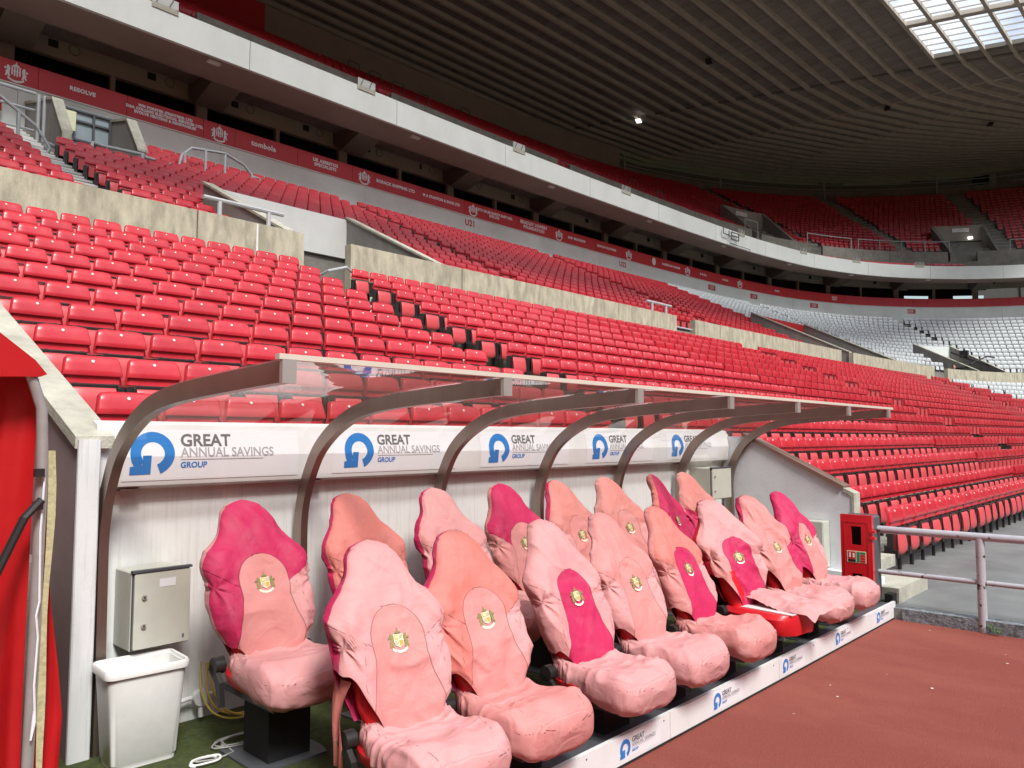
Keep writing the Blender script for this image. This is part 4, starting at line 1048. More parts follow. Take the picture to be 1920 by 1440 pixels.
# wall boxes
def wallbox(name, x0, x1, y0, y1, z0, z1, face, label, locks, sticker=None):
    r = root(name, ((x0+x1)/2, (y0+y1)/2, z0), label, 'electrical box', 'grey electrical boxes in the dugout')
    bb = MB(); bb.cbox(((x0+x1)/2, (y0+y1)/2, (z0+z1)/2), (x1-x0, y1-y0, z1-z0), .006, 1 if face == 'y' else 0); bb.build('body', 'box', r)
    if face == 'y':
        bb = MB(); bb.bbox((x0+.004, y0-.012, z0+.004), (x1-.004, y0-.001, z1-.004)); bb.build('gasket', 'grey', r)
        bb = MB(); bb.cbox(((x0+x1)/2+.003, y0-.018, (z0+z1)/2), (x1-x0-.012, .012, z1-z0-.02), .004, 1); d = bb.build('door', 'box', r)
        bb = MB(); bb.bbox((x0-.002, y0-.028, z1-.004), (x1+.004, y0+.002, z1+.008)); bb.build('rain_lip', 'grey', r)
        for zz in locks:
            bb = MB(); bb.cyl((x0+.055, y0-.028, zz), .012, .012, 1, 12, mi=0); bb.box((x0+.055, y0-.035, zz), (.006, .003, .012), mi=1); bb.build('lock', ['steelcap', 'blackm'], d)
        if sticker:
            bb = MB(); bb.bbox((x0+.13, y0-.0255, z1-.085), (x0+.21, y0-.0242, z1-.045)); bb.build('torn_label', 'sticker', d)
            bb = MB(); bb.bbox((x1-.04, y0-.0255, z0+.03), (x1-.03, y0-.0242, z0+.05)); bb.build('maker_mark', 'greydk', d)
    else:
        bb = MB(); bb.cbox((x0-.010, (y0+y1)/2, (z0+z1)/2), (.014, y1-y0-.008, z1-z0-.01), .004, 0); d = bb.build('door', 'box', r)
        for zz in locks: bb = MB(); bb.cyl((x0-.02, y0+.07, zz), .010, .01, 0, 10); bb.build('lock', 'grey', d)
    return r
wallbox('electrical_box', 1.545, 1.835, 3.99, 4.19, .60, .985, 'y', 'grey-green electrical box with two locks above the white bin', (.86, .72), True)
wallbox('electrical_box', 7.30, 7.72, 3.96, 4.19, 1.00, 1.33, 'y', 'upper grey electrical box on the back wall at the far right end', (1.24, 1.09))
wallbox('electrical_box', 7.86, 8.02, 3.02, 3.36, .34, .80, 'x', 'lower grey electrical box on the blue-grey end wall behind the last front seat', (.70,))

# white bin
def bin_ring(z, hx, hy, rr, n=6):
    pts = []
    for cx, cy, a0 in ((hx-rr, hy-rr, 0), (-hx+rr, hy-rr, 90), (-hx+rr, -hy+rr, 180), (hx-rr, -hy+rr, 270)):
        for q in range(n): a = R(a0 + 90*q/(n-1)); pts.append((cx+rr*math.cos(a), cy+rr*math.sin(a), z))
    return pts
r = root('waste_bin', (1.63, 3.62, .122), 'empty white tapered waste bin standing under the grey-green box', 'bin')
ang = R(-4)
def tb(pts): c, s_ = math.cos(ang), math.sin(ang); return [(1.56 + x*c*1.05 - y*s_, 3.875 + x*s_*1.05 + y*c, z) for x, y, z in pts]
bb = MB(); G = [tb(bin_ring(z, hx, hy, rr)) for z, hx, hy, rr in ((.122,.135,.096,.03),(.145,.137,.097,.03),(.150,.141,.101,.03),(.50,.163,.120,.034),(.565,.168,.124,.036),(.566,.160,.116,.034),(.20,.130,.092,.03),(.16,.120,.085,.03))]
bb.grid(G, closeu=True); n = len(G[0]); b0 = len(bb.v)-n; bb.f.append(tuple(range(b0, b0+n))); bb.m.append(0); bb.build('bin_body', 'bin', r, 40)
bb = MB(); G = [tb(bin_ring(z, hx, hy, rr)) for z, hx, hy, rr in ((.548,.170,.126,.036),(.546,.180,.136,.042),(.572,.182,.138,.044),(.582,.176,.132,.04),(.580,.166,.122,.034),(.560,.163,.119,.034))]
bb.grid(G, closeu=True); bb.build('rim', 'bin', r, 50)

# conduit, junction box and cables on the floor
r = root('conduit_run', (2.3, 4.15, .2), 'thin white conduit with round junction box low on the dugout wall', 'conduit')
MB().tube([(1.75, 4.15, .23), (1.92, 4.15, .25), (8.0, 4.15, .25)], .013, 8).build('pipe', 'bin', r, 30)
bb = MB(); bb.cyl((1.98, 4.13, .25), .042, .04, 1, 20); bb.build('junction_box', 'bin', r, 30)
MB().tube([(1.98, 4.13, .22), (1.98, 4.12, .15)], .012, 8).build('pipe', 'bin', r, 30)
def coil(cx, cy, rx, ry, turns, m, name, label, z0=.125, tail=None, rad=.0035, seed=1):
    rg = random.Random(seed); pts = []
    N = int(turns*22)
    for i in range(N+1):
        a = 2*math.pi*i/22; k = 1 + .12*math.sin(i*.13+seed) + .06*rg.uniform(-1, 1)*0
        pts.append((cx + rx*k*math.cos(a) + .02*math.sin(i*.07), cy + ry*k*math.sin(a) + .02*math.cos(i*.05), z0 + rad + .004*(i/22.) + .002*math.sin(i*.9)))
    if tail: pts += tail
    b = MB(); b.tube(pts, rad, 5); o = b.build(name, m, None, 40); tag(o, label, 'cable'); return o
coil(2.00, 3.72, .13, .06, 3.4, 'cable_g', 'data_cable', 'loose grey cable coiled on the turf left of the black pedestal', tail=[(1.9,3.6,.13),(1.8,3.58,.13),(1.72,3.62,.13)])
def smooth_pts(P, n=6):
    P = np.array([P[0]] + list(P) + [P[-1]], float); o = []
    for i in range(1, len(P)-2):
        p0, p1, p2, p3 = P[i-1], P[i], P[i+1], P[i+2]
        for t in np.linspace(0, 1, n, endpoint=False): o.append(tuple(.5*((2*p1)+(-p0+p2)*t+(2*p0-5*p1+4*p2-p3)*t*t+(-p0+3*p1-3*p2+p3)*t**3)))
    return o + [tuple(P[-1])]
b = MB(); b.tube(smooth_pts([(1.98,4.13,.44),(1.96,4.08,.30),(2.0,4.02,.19),(2.10,3.96,.15),(2.22,3.95,.18),(2.3,4.0,.26),(2.34,4.1,.34)]), .005, 6)
b.tube([(2.02,4.15,.42),(2.0,4.10,.30),(2.03,4.05,.20),(2.12,4.0,.16),(2.25,3.98,.17),(2.36,4.0,.22),(2.44,4.05,.30),(2.5,4.12,.4)][::1] and smooth_pts([(2.02,4.15,.42),(2.0,4.10,.30),(2.03,4.05,.20),(2.12,4.0,.16),(2.25,3.98,.17),(2.36,4.0,.22),(2.44,4.05,.30),(2.5,4.12,.4)]), .006, 6)
b.tube(smooth_pts([(2.03,4.15,.42),(2.03,4.09,.29),(2.07,4.03,.19),(2.16,3.97,.15),(2.28,3.95,.16),(2.38,3.99,.21),(2.47,4.05,.29)]), .006, 6)
tag(b.build('power_cable', 'cable_y', None, 40), 'yellow cables looping down the wall behind the first back seat', 'cable')
coil(1.74, 3.58, .07, .045, 1.6, 'bin', 'white_cable', 'short white cable loop at the foot of the bin', rad=.006, seed=3)

# fire extinguisher cabinet
r = root('extinguisher_cabinet', (7.55, 2.5, .12), 'tall red and grey extinguisher cabinet at the right end of the dugout', 'cabinet')
x0, x1, y0, y1, z0, z1 = 7.42, 7.66, 2.41, 2.69, .125, .935
bb = MB(); bb.cbox(((x0+.04+x1)/2, (y0+y1)/2, (z0+z1)/2), (x1-x0-.04, y1-y0-.01, z1-z0-.01), .02, 0); bb.build('housing', 'grey', r)
yc, hw = (y0+y1)/2, (y1-y0)/2
def front(zs, ys, xx, th, nm='door_panel', par=None):
    bb = MB(); bb.cbox((xx, sum(ys)/2, sum(zs)/2), (th, ys[1]-ys[0], zs[1]-zs[0]), .012, 0); return bb.build(nm, 'cabred', par or r)
dr = MB()
W1, W2 = (.66, .83), (.24, .40)
for zs, ys in (((z0, W2[0]), (y0, y1)), ((W2[1], W1[0]), (y0, y1)), ((W1[1], z1), (y0, y1))):
    dr.bbox((x0, ys[0], zs[0]), (x0+.05, ys[1], zs[1]))
for w in (W1, W2):
    dr.bbox((x0, y0, w[0]), (x0+.05, yc-.045, w[1])); dr.bbox((x0, yc+.045, w[0]), (x0+.05, y1, w[1]))
door = dr.build('door', 'cabred', r)
for w in (W1, W2):
    bb = MB(); bb.bbox((x0+.02, yc-.045, w[0]), (x0+.03, yc+.045, w[1])); bb.build('window', 'darkglass', door)
for a, e, c, d in ((y0+.03, y1-.03, z1-.07, z1-.06), (y0+.03, y1-.03, z0+.05, z0+.06)):
    bb = MB(); bb.bbox((x0-.004, a, c), (x0-.0005, e, d)); bb.build('raised_rib', 'cabred', door)
for yy in (y0+.03, y1-.04): bb = MB(); bb.bbox((x0-.004, yy, z0+.062), (x0-.0005, yy+.01, z1-.072)); bb.build('raised_rib', 'cabred', door)
for zz in (.78, .72, .30, .24): bb = MB(); bb.bbox((x0-.01, y0-.025, zz), (x0+.045, y0+.02, zz+.022)); bb.build('hinge', 'cabred', r)
sy = lambda f: yc + .085 - .17*f
sg = MB(); sg.bbox((x0-.003, sy(1), .50), (x0-.001, sy(0), .605)); sg = sg.build('instruction_sign', 'cream', r)
for f0, f1, za, zb, m in ((.05,.46,.53,.598,'cabred'),(.05,.46,.505,.527,'blackm'),(.52,.66,.505,.598,'green'),(.69,.96,.578,.598,'green'),(.69,.96,.554,.573,'cabred'),(.69,.96,.53,.549,'cabred'),(.69,.96,.506,.525,'cabred')):
    bb = MB(); bb.bbox((x0-.0045, sy(f1), za), (x0-.0032, sy(f0), zb)); bb.build('sign_block', m, sg)
bb = MB(); bb.bbox((x0-.006, sy(.2), .545), (x0-.0048, sy(.12), .59)); bb.bbox((x0-.006, sy(.4), .545), (x0-.0048, sy(.3), .585)); bb.build('pictogram', 'lettering', sg)
b = MB(); b.bbox((7.68, 2.33, .10), (7.80, 2.40, .20)); tag(b.build('black_block', 'blackm'), 'small black rubber block behind the extinguisher cabinet', 'block')
# concrete step beyond the cabinet
r = root('concrete_step', (8.5, 2.5, .1), 'low concrete step with worn white painted edge beyond the cabinet', 'step')
b = MB(); b.bbox((7.82, 2.32, .10), (8.75, 3.18, .235)); b.build('step_block', 'coping', r)
b = MB(); b.bbox((7.82, 2.315, .10), (8.755, 2.42, .238)); b.build('painted_edge', 'coping', r)
r = root('concrete_step', (8.8, 3., .1), 'second concrete step just below the lowest red seats', 'step')
b = MB(); b.bbox((8.2, 2.75, .236), (9.2, 3.18, .36)); b.build('step_block', 'coping', r)

# tubular rail on the right
r = root('touchline_rail', (7.6, 1.5, 0), 'chipped lilac-grey tubular rail with black rust patches at the right', 'handrail')
MB().tube([(7.6, 2.43, .80), (7.6, -6, .80)], .034, 14).build('top_rail', 'railpaint', r, 40)
MB().tube([(7.6, 2.43, .415), (7.6, 1.63, .415)], .022, 12).build('lower_rail', 'railpaint', r, 40)
MB().tube([(7.6, 1.55, .415), (7.6, -6, .415)], .022, 12).build('lower_rail', 'railpaint', r, 40)
for y in (1.59, -.6, -2.8): MB().tube([(7.6, y, -.01), (7.6, y, .79)], .036, 14).build('post', 'railpaint', r, 40)
b = MB()
for i in range(16):
    a = random.uniform(0, 6.28); rr = random.uniform(.01, .05); x, y = 7.56 - rr*abs(math.cos(a)), 1.50 + rr*1.5*math.sin(a); h = random.uniform(.03, .08); dx, dy = random.uniform(-.02, .02), random.uniform(-.03, .03)
    b.add([(x-.004, y, .0), (x+.004, y, .0), (x+dx, y+dy, h)], [(0,1,2)]); b.add([(x+dx-.012, y+dy-.006, h*.8), (x+dx+.012, y+dy-.004, h), (x+dx+.004, y+dy+.014, h*.9)], [(0,1,2)])
M['weed'] = mat('weed_leaf', (.07, .14, .03), .8)
tag(b.build('weed', 'weed'), 'small green weed growing at the foot of the rail post', 'weed')
# litter specks and leaves on the track
b = MB(); rg = random.Random(5)
for i in range(46):
    x = rg.uniform(2.8, 9.0); y = rg.uniform(-1.2, 2.1)
    if x > 7.5: continue
    sz = rg.uniform(.004, .014); a = rg.uniform(0, 6.28)
    p = [(x+sz*math.cos(a+q)*rg.uniform(.5, 1.3), y+sz*math.sin(a+q)*rg.uniform(.5, 1.3), .004+rg.uniform(0, .004)) for q in (0, 1.5, 3.1, 4.6)]
    b.add(p, [(0,1,2,3)])
o = b.build('track_litter', 'disc'); o['kind'] = 'stuff'; o['label'] = 'pale specks of litter scattered on the red track'

# ================================================================== COVERED DUGOUT SEATS
def _hash(i, j, k, seed):
    h = (i*374761393 + j*668265263 + k*2147483647 + seed*1274126177) & 0xffffffff
    h = ((h ^ (h >> 13))*1274126177) & 0xffffffff
    return ((h ^ (h >> 16)) & 0xffff)/65535.
def vnoise(P, seed=0):
    P = np.asarray(P, float); I = np.floor(P).astype(np.int64); F = P - I; F = F*F*(3-2*F); out = 0
    for dx in (0, 1):
        for dy in (0, 1):
            for dz in (0, 1):
                w = (F[..., 0] if dx else 1-F[..., 0])*(F[..., 1] if dy else 1-F[..., 1])*(F[..., 2] if dz else 1-F[..., 2])
                out = out + w*_hash(I[..., 0]+dx, I[..., 1]+dy, I[..., 2]+dz, seed)
    return out
def ridged(P, seed): return (1 - np.abs(2*vnoise(P, seed) - 1))**2.2
def fold(P, seed, a1=.014, a2=.0035):
    w = np.stack([vnoise(P*4, seed+5), vnoise(P*4, seed+6), vnoise(P*4, seed+7)], -1)*.35
    Q = P + w
    return a1*(ridged(Q*np.array([6.5, 6.5, 4.2]), seed) - .35) + a2*(ridged(Q*np.array([15, 15, 10]), seed+1) - .35) + .012*(vnoise(P*3.1, seed+2) - .5) + .014*(ridged((P + w*.8)*np.array([10., 10., 2.2]) + P[..., 2:3]*np.array([3., 0, 0]), seed+9)**1.5 - .3)
MAG, PNK, SAL, RSE, RED = (.50, .024, .10), (.61, .295, .292), (.59, .195, .168), (.60, .25, .237), (.48, .010, .022)
def cover_mat(name, cp, cu, cl, cr, ce, seed):
    m, n, L, b = new_mat(name)
    def attr(a): q = n.new('ShaderNodeAttribute'); q.attribute_name = a; return q.outputs['Fac']
    def step(src, lo=-.0008, hi=.0008):
        r = n.new('ShaderNodeMapRange'); r.inputs['From Min'].default_value = lo; r.inputs['From Max'].default_value = hi; L.new(src, r.inputs[0]); return r.outputs[0]
    def mix(f, a, c):
        q = n.new('ShaderNodeMixRGB'); L.new(f, q.inputs[0])
        for i, v in ((1, a), (2, c)):
            if isinstance(v, tuple): q.inputs[i].default_value = (*v, 1)
            else: L.new(v, q.inputs[i])
        return q.outputs[0]
    ps, us, ss_, es = attr('pan'), attr('upr'), attr('sid'), attr('edg')
    c = mix(step(ss_), cl, cr); c = mix(step(us), c, cu); c = mix(step(ps), c, cp); c = mix(step(es), c, ce)
    tc = n.new('ShaderNodeTexCoord'); ad = n.new('ShaderNodeVectorMath'); ad.operation = 'ADD'; ad.inputs[1].default_value = (seed*3.1, seed*1.7, 0); L.new(tc.outputs['Object'], ad.inputs[0])
    nz = n.new('ShaderNodeTexNoise'); nz.inputs['Scale'].default_value = 4.2; nz.inputs['Detail'].default_value = 5; nz.inputs['Roughness'].default_value = .6; L.new(ad.outputs[0], nz.inputs['Vector'])
    r = n.new('ShaderNodeMapRange'); r.inputs['From Min'].default_value = .42; r.inputs['From Max'].default_value = .72; r.inputs['To Max'].default_value = .42; L.new(nz.outputs['Fac'], r.inputs[0])
    hs = n.new('ShaderNodeHueSaturation'); hs.inputs['Saturation'].default_value = 1.18; hs.inputs['Value'].default_value = .95; L.new(c, hs.inputs['Color'])
    c = mix(r.outputs[0], c, hs.outputs[0])
    nz2 = n.new('ShaderNodeTexNoise'); nz2.inputs['Scale'].default_value = 7; nz2.inputs['Detail'].default_value = 4; L.new(ad.outputs[0], nz2.inputs['Vector'])
    r2 = n.new('ShaderNodeMapRange'); r2.inputs['From Min'].default_value = .5; r2.inputs['From Max'].default_value = .75; r2.inputs['To Max'].default_value = .30; L.new(nz2.outputs['Fac'], r2.inputs[0])
    hs2 = n.new('ShaderNodeHueSaturation'); hs2.inputs['Saturation'].default_value = .72; hs2.inputs['Value'].default_value = .97; L.new(c, hs2.inputs['Color'])
    c = mix(r2.outputs[0], c, hs2.outputs[0])
    # stitched seams
    def line(src, w=.0026):
        ab = n.new('ShaderNodeMath'); ab.operation = 'ABSOLUTE'; L.new(src, ab.inputs[0])
        q = n.new('ShaderNodeMapRange'); q.inputs['From Min'].default_value = w*.45; q.inputs['From Max'].default_value = w; q.inputs['To Min'].default_value = 1; q.inputs['To Max'].default_value = 0; L.new(ab.outputs[0], q.inputs[0]); return q.outputs[0]
    mxn = n.new('ShaderNodeMath'); mxn.operation = 'MAXIMUM'; L.new(line(ps), mxn.inputs[0]); L.new(line(attr('sea')), mxn.inputs[1])
    mu = n.new('ShaderNodeMath'); mu.operation = 'MULTIPLY'; mu.inputs[1].default_value = .55; L.new(mxn.outputs[0], mu.inputs[0])
    hs3 = n.new('ShaderNodeHueSaturation'); hs3.inputs['Saturation'].default_value = 1.1; hs3.inputs['Value'].default_value = .25; L.new(c, hs3.inputs['Color'])
    c = mix(mu.outputs[0], c, hs3.outputs[0])
    L.new(c, b.inputs['Base Color']); b.inputs['Roughness'].default_value = .62; b.inputs['Specular IOR Level'].default_value = .32
    nb = n.new('ShaderNodeTexNoise'); nb.inputs['Scale'].default_value = 8; nb.inputs['Detail'].default_value = 3; nb.inputs['Roughness'].default_value = .5; nb.inputs['Distortion'].default_value = 1.6; L.new(ad.outputs[0], nb.inputs['Vector'])
    sub = n.new('ShaderNodeMath'); sub.operation = 'SUBTRACT'; L.new(nb.outputs['Fac'], sub.inputs[0]); L.new(mxn.outputs[0], sub.inputs[1])
    bp = n.new('ShaderNodeBump'); bp.inputs['Strength'].default_value = .6; bp.inputs['Distance'].default_value = .014; L.new(sub.outputs[0], bp.inputs['Height'])
    wv = n.new('ShaderNodeTexNoise'); wv.inputs['Scale'].default_value = 600; L.new(tc.outputs['Object'], wv.inputs['Vector'])
    bp2 = n.new('ShaderNodeBump'); bp2.inputs['Strength'].default_value = .12; bp2.inputs['Distance'].default_value = .002; L.new(wv.outputs['Fac'], bp2.inputs['Height']); L.new(bp.outputs[0], bp2.inputs['Normal'])
    L.new(bp2.outputs[0], b.inputs['Normal'])
    return m
TW = np.array([-.10, 0, .08, .2, .34, .46, .56, .64, .72, .80, .88, .95, 1.0, 1.025, 1.04])
WW = np.array([.185, .185, .205, .243, .256, .243, .268, .262, .215, .160, .136, .120, .088, .050, .004])
DF = np.array([.060, .065, .075, .085, .09, .085, .085, .080, .072, .066, .062, .056, .042, .024, .002])
def smoothi(t, X, Y):
    # monotone-ish smooth interpolation
    return sum(np.interp(t + o_, X, Y)*w for o_, w in ((-.035, .25), (0, .5), (.035, .25)))
def back_surface(seed, k=1.06, NU=120, NT=112, wr=1., twist=0., lean=.31, lift=0.):
    a = np.linspace(0, 2*np.pi, NU, endpoint=False)[None, :] + np.zeros((NT, 1))
    # the hem rides up at the lower corners and hangs a little lower behind
    sd_ = np.clip((np.abs(np.cos(a))-.45)/.5, 0, 1); sd_ = sd_*sd_*(3-2*sd_)
    t0 = -.06 + lift*sd_*np.where(np.sin(a) > -.3, 1, .3)*np.where(np.cos(a) < 0, 1.2, .6) + (.012*np.sin(a*9+seed) if lift else 0)
    v_ = np.linspace(0, 1, NT)[:, None]; t = t0 + (1.04-t0)*v_
    w = smoothi(t, TW, WW)*k; w = np.where(t > .99, np.interp(t, TW, WW)*k, w); D = np.interp(t, TW, DF)
    c, s_ = np.cos(a), np.sin(a)
    x = w*np.sign(c)*np.abs(c)**.85; y = -D*np.sign(s_)*np.abs(s_)**.75
    front = np.clip(s_, 0, 1)
    u = x/np.maximum(w, 1e-4)
    wing = np.exp(-((np.abs(u)-.80)/.20)**2)*np.interp(t, [0, .15, .3, .5, .6, .7, .75], [.02, .045, .05, .02, .045, .03, 0])
    y = y - front*wing + front**.5*.022*(1-u**2)*np.interp(t, [0, .3, .6, .8, 1], [.2, 1, 1, 0, 0])
    z = .70*t
    yc = lean*np.clip(t, -.1, 1.1) + .03*np.sin(np.pi*np.clip(t, 0, 1))*-1
    P = np.stack([x + twist*.3*t, y, z], -1) + seed*7.7
    f = fold(P, seed)*wr
    # pulled folds that radiate from the arm-pit tucks
    for sx in (-1, 1):
        px, pz = sx*.235*k, .47*.70
        dx, dz = x - px, z - pz; r_ = np.hypot(dx, dz) + 1e-3; an = np.arctan2(dz, dx)
        f = f + wr*.0095*np.sin(an*7 + seed*1.3 + 9*r_)*np.exp(-r_/.11)*np.clip(r_/.03, 0, 1)
    f = f*np.interp(t, [-.1, 0, .9, 1.0, 1.04], [1, 1, .8, .4, 0])
    keep = np.exp(-((x/.06)**2 + ((z-.335)/.055)**2)); f = f*(1 - .9*keep*front)
    rx, ry = c, -s_*1.2; l = np.hypot(rx, ry); x = x + rx/l*f; y = y + ry/l*f
    # bottom gather
    y = y + yc
    if twist: 
        ct, st = np.cos(twist*np.clip(t, 0, 1)), np.sin(twist*np.clip(t, 0, 1)); x, y2 = x*ct - (y-yc)*st, x*st + (y-yc)*ct; y = y2 + yc
    return x, y, z, t, a, u, front, w
def skinned(name, P, faces, attrs, m, parent, smooth=True):
    me = bpy.data.meshes.new(name); off = wloc(parent) if parent is not None and False else (0, 0, 0)
    nv = len(P); me.vertices.add(nv); me.vertices.foreach_set('co', np.asarray(P, np.float32).reshape(-1))
    fa = np.asarray(faces, np.int32); me.loops.add(fa.size); me.loops.foreach_set('vertex_index', fa.reshape(-1)); me.polygons.add(len(fa)); me.polygons.foreach_set('loop_start', np.arange(0, fa.size, 4, dtype=np.int32))
    me.update(calc_edges=True); me.polygons.foreach_set('use_smooth', np.ones(len(fa), bool))
    for k_, v in attrs.items():
        at = me.attributes.new(k_, 'FLOAT', 'POINT'); at.data.foreach_set('value', np.asarray(v, np.float32).reshape(-1))
    me.materials.append(m); me.update()
    o = bpy.data.objects.new(name, me); COL.objects.link(o)
    if parent is not None: o.parent = parent
    return o
def quads(nt, nu):
    i = np.arange(nt-1)[:, None]; j = np.arange(nu)[None, :]
    return np.stack([i*nu+j, (i+1)*nu+j, (i+1)*nu+(j+1) % nu, i*nu+(j+1) % nu], -1)
def cushion_surface(seed, NU=84, NS=80, off=False):
    s_ = np.linspace(0, 1, NS)[:, None] + np.zeros((1, NU)); a = np.linspace(0, 2*np.pi, NU, endpoint=False)[None, :] + np.zeros((NS, 1))
    hw = .93*smoothi(s_, [-.1, 0, .1, .3, .6, .82, .93, .985, 1.0], [.19, .20, .225, .252, .268, .258, .225, .14, .0]); hw = np.where(s_ > .955, np.interp(s_, [.955, .98, .992, 1.0], [.182, .13, .08, .0]), hw)
    top = smoothi(s_, [-.1, 0, .08, .25, .5, .75, .9, 1.0], [.085, .06, .025, .000, .015, .035, .005, -.075]); bot = np.interp(s_, [0, .2, .6, .85, .95, 1.0], [-.10, -.12, -.165, -.185, -.165, -.075])
    top = np.where(s_ > .96, np.interp(s_, [.96, .985, 1.0], [-.012, -.04, -.075]), top)
    cz, hz = (top+bot)/2, (top-bot)/2; c, sn = np.cos(a), np.sin(a)
    x = hw*np.sign(c)*np.abs(c)**.6; z = cz + hz*np.sign(sn)*np.abs(sn)**.62
    u = x/np.maximum(hw, 1e-4); up = np.clip(sn, 0, 1)
    z = z + up*(.030*np.exp(-((np.abs(u)-.85)/.2)**2) - .012)*np.interp(s_, [0, .2, .7, .9, 1], [.3, 1, 1, .3, 0])
    y = .05 - .545*s_
    P = np.stack([x, y, z], -1) + seed*3.3
    f = fold(P, seed+20, .017, .004)*np.interp(s_, [0, .9, 1], [1, 1, .2])
    for sx in (-1, 1):
        dx, dy = x - sx*.19, y + .02; r_ = np.hypot(dx, dy) + 1e-3; f = f + .008*np.sin(np.arctan2(dy, dx)*8 + seed)*np.exp(-r_/.10)
    x = x + c*f*.8; z = z + sn*f
    return x, y, z, s_, a, u, up
_crest_cache = []
def crest_mesh():
    if _crest_cache: return _crest_cache[0]
    b = MB(); crest(b, (0,0,0), (1,0,0), (0,0,1), .098, (0,-1,0)); me = b.mesh('crest', ['gold', 'olive', 'cream', 'orange']); _crest_cache.append(me); return me
def covered_seat(i, X, Y, fl, yaw, cols, label, group, opt={}):
    seed = 11 + i*5; hgt = .33 if fl < .2 else .33
    ped = fl - .12
    r = root('covered_seat', (X, Y, .12), label, 'seat', group); r.rotation_euler = (0, 0, R(yaw))
    zb = ped + hgt
    mt = cover_mat('seat_cover_fabric', cols['p'], cols['u'], cols['l'], cols['r'], cols['e'], seed)
    x, y, z, t, a, u, front, w = back_surface(seed, wr=opt.get('wr', 1.), twist=opt.get('twist', 0.), lean=opt.get('lean', .31), lift=opt.get('lift', .12))
    z = z + zb
    # signed fields of the sewn panels
    ax = np.abs(x)
    ph = np.where(t > .48, .134*np.sqrt(np.clip(1-((t-.48)/.185)**2, 0, 1)), np.interp(t, [-.1, 0, .12, .25, .38, .48], [.185, .185, .18, .148, .126, .134]))
    pan = np.where(front > 0, np.where(t > .665, -(t-.665)*.7 - .002, np.minimum(ph - np.abs(x), (.665-t)*.9)), -.05)
    upl = .455 + (ax-.13)*.85; upr = (t-upl)*.6
    sea = np.where((t < .47) & (front > .05), ax - (.150 + .055*np.sin(np.pi*np.clip(t, 0, .5)/.5)), .05)
    sea = np.where(front > .05, np.minimum(np.abs(sea), np.where(pan < 0, np.abs(upr), .05)), .05)
    edg = np.where(front < .12, .12 - front, -(front-.12)); edg = np.where(x > 0, -1., edg) if opt.get('eleft', 1) else edg
    P = np.stack([x, y, z], -1).reshape(-1, 3); NT, NU = t.shape
    F = quads(NT, NU)
    tt_ = t[:-1]; xx = x[:-1]; ff = front[:-1]
    # the cover has ridden up at the lower corners
    F = F.reshape(-1, 4)
    skinned('back_cover', P, F, {'pan': pan, 'upr': upr, 'sid': x, 'edg': edg, 'sea': sea}, mt, r)
    # crest sewn on the centre panel
    ja = NU//4; jt = int(np.argmin(np.abs(t[:, ja]-.475)))
    c = bpy.data.objects.new('crest', crest_mesh()); COL.objects.link(c); c.parent = r
    cx, cy, cz = x[jt, ja], y[jt, ja], z[jt, ja]
    c.location = (cx, cy-.006, cz); c.rotation_euler = (math.atan2(-(y[jt+6, ja]-y[jt-6, ja]), (z[jt+6, ja]-z[jt-6, ja])), R(random.uniform(-4, 4)), opt.get('twist', 0)*.5)
    # seat cushion cover
    if not opt.get('bare'):
        x, y, z, s_, a, u, up = cushion_surface(seed); z = z + zb + .015
        P = np.stack([x, y, z], -1).reshape(-1, 3)
        sea = np.where(up > .1, np.minimum(np.abs(np.abs(x) - (.125+.07*np.sin(np.pi*s_))), .05), .05); sea = np.minimum(sea, np.where((s_ > .8) & (up < .9), np.abs(z - (zb-.03) + .05*(s_-.9)), .05))
        m2 = cover_mat('seat_cover_fabric', cols['c'], cols['c'], cols['c'], cols['c'], cols['c'], seed+3)
        skinned('cushion_cover', P, quads(*s_.shape).reshape(-1, 4), {'pan': s_*0-.05, 'upr': s_*0-.05, 'sid': x, 'edg': s_*0-1, 'sea': sea}, m2, r)
    # leather seat under the covers
    x, y, z, t, a, u, front, w = back_surface(seed, k=.93, NU=36, NT=30, wr=.1, lean=opt.get('lean', .31)); sel = t[:, 0] < (.9 if opt.get('turned') and False else .12 + opt.get('lift', .12)*.9); q = int(sel.sum())
    yc_ = opt.get('lean', .31)*np.clip(t, -.1, 1.1) - .03*np.sin(np.pi*np.clip(t, 0, 1)); shr = np.interp(t, [.0, .10, .16, 1], [.8, .7, .5, .5]) if not opt.get('turned') else .9
    y = yc_ + (y-yc_)*shr + .004; x = x*np.interp(t, [0, .12, .22, 1], [1, 1, .9, .9]); P = np.stack([x, y, z*.97 + zb], -1)[:q].reshape(-1, 3)
    skinned('seat_back', P, quads(q, 36).reshape(-1, 4), {}, M['shell_red'], r)
    def rl(b, nm, m, sm=None): o = b.build(nm, m, None, sm); o.parent = r; return o
    b = MB()
    for yy in (0,):
        G = []
        for k_ in np.linspace(0, 1, 12):
            hw = np.interp(k_, [0, .2, .8, .95, 1], [.20, .23, .235, .19, .12]); y_ = .05 - (.50 if opt.get('bare') else .42)*k_
            tp, bt = ((.0, -.135) if opt.get('bare') else (-.035, -.125)); rr = .03
            G.append([(sx*hw, y_, zb+zz) for sx, zz in ((.85, tp), (1, tp-.03), (1, bt+.03), (.9, bt), (-.9, bt), (-1, bt+.03), (-1, tp-.03), (-.85, tp))])
        b.grid(G, closeu=True); n_ = len(G[0]); e0 = (len(G)-1)*n_; b.f.append(tuple(range(e0, e0+n_))); b.m.append(0)
    rl(b, 'cushion_shell', 'shell_red', 40)
    if opt.get('bare'): b = MB(); b.prism([(.02, zb+.001), (-.10, zb+.006), (-.44, zb+.006), (-.44, zb+.001)], -.15, .15, 0); rl(b, 'centre_panel', 'shell_white')
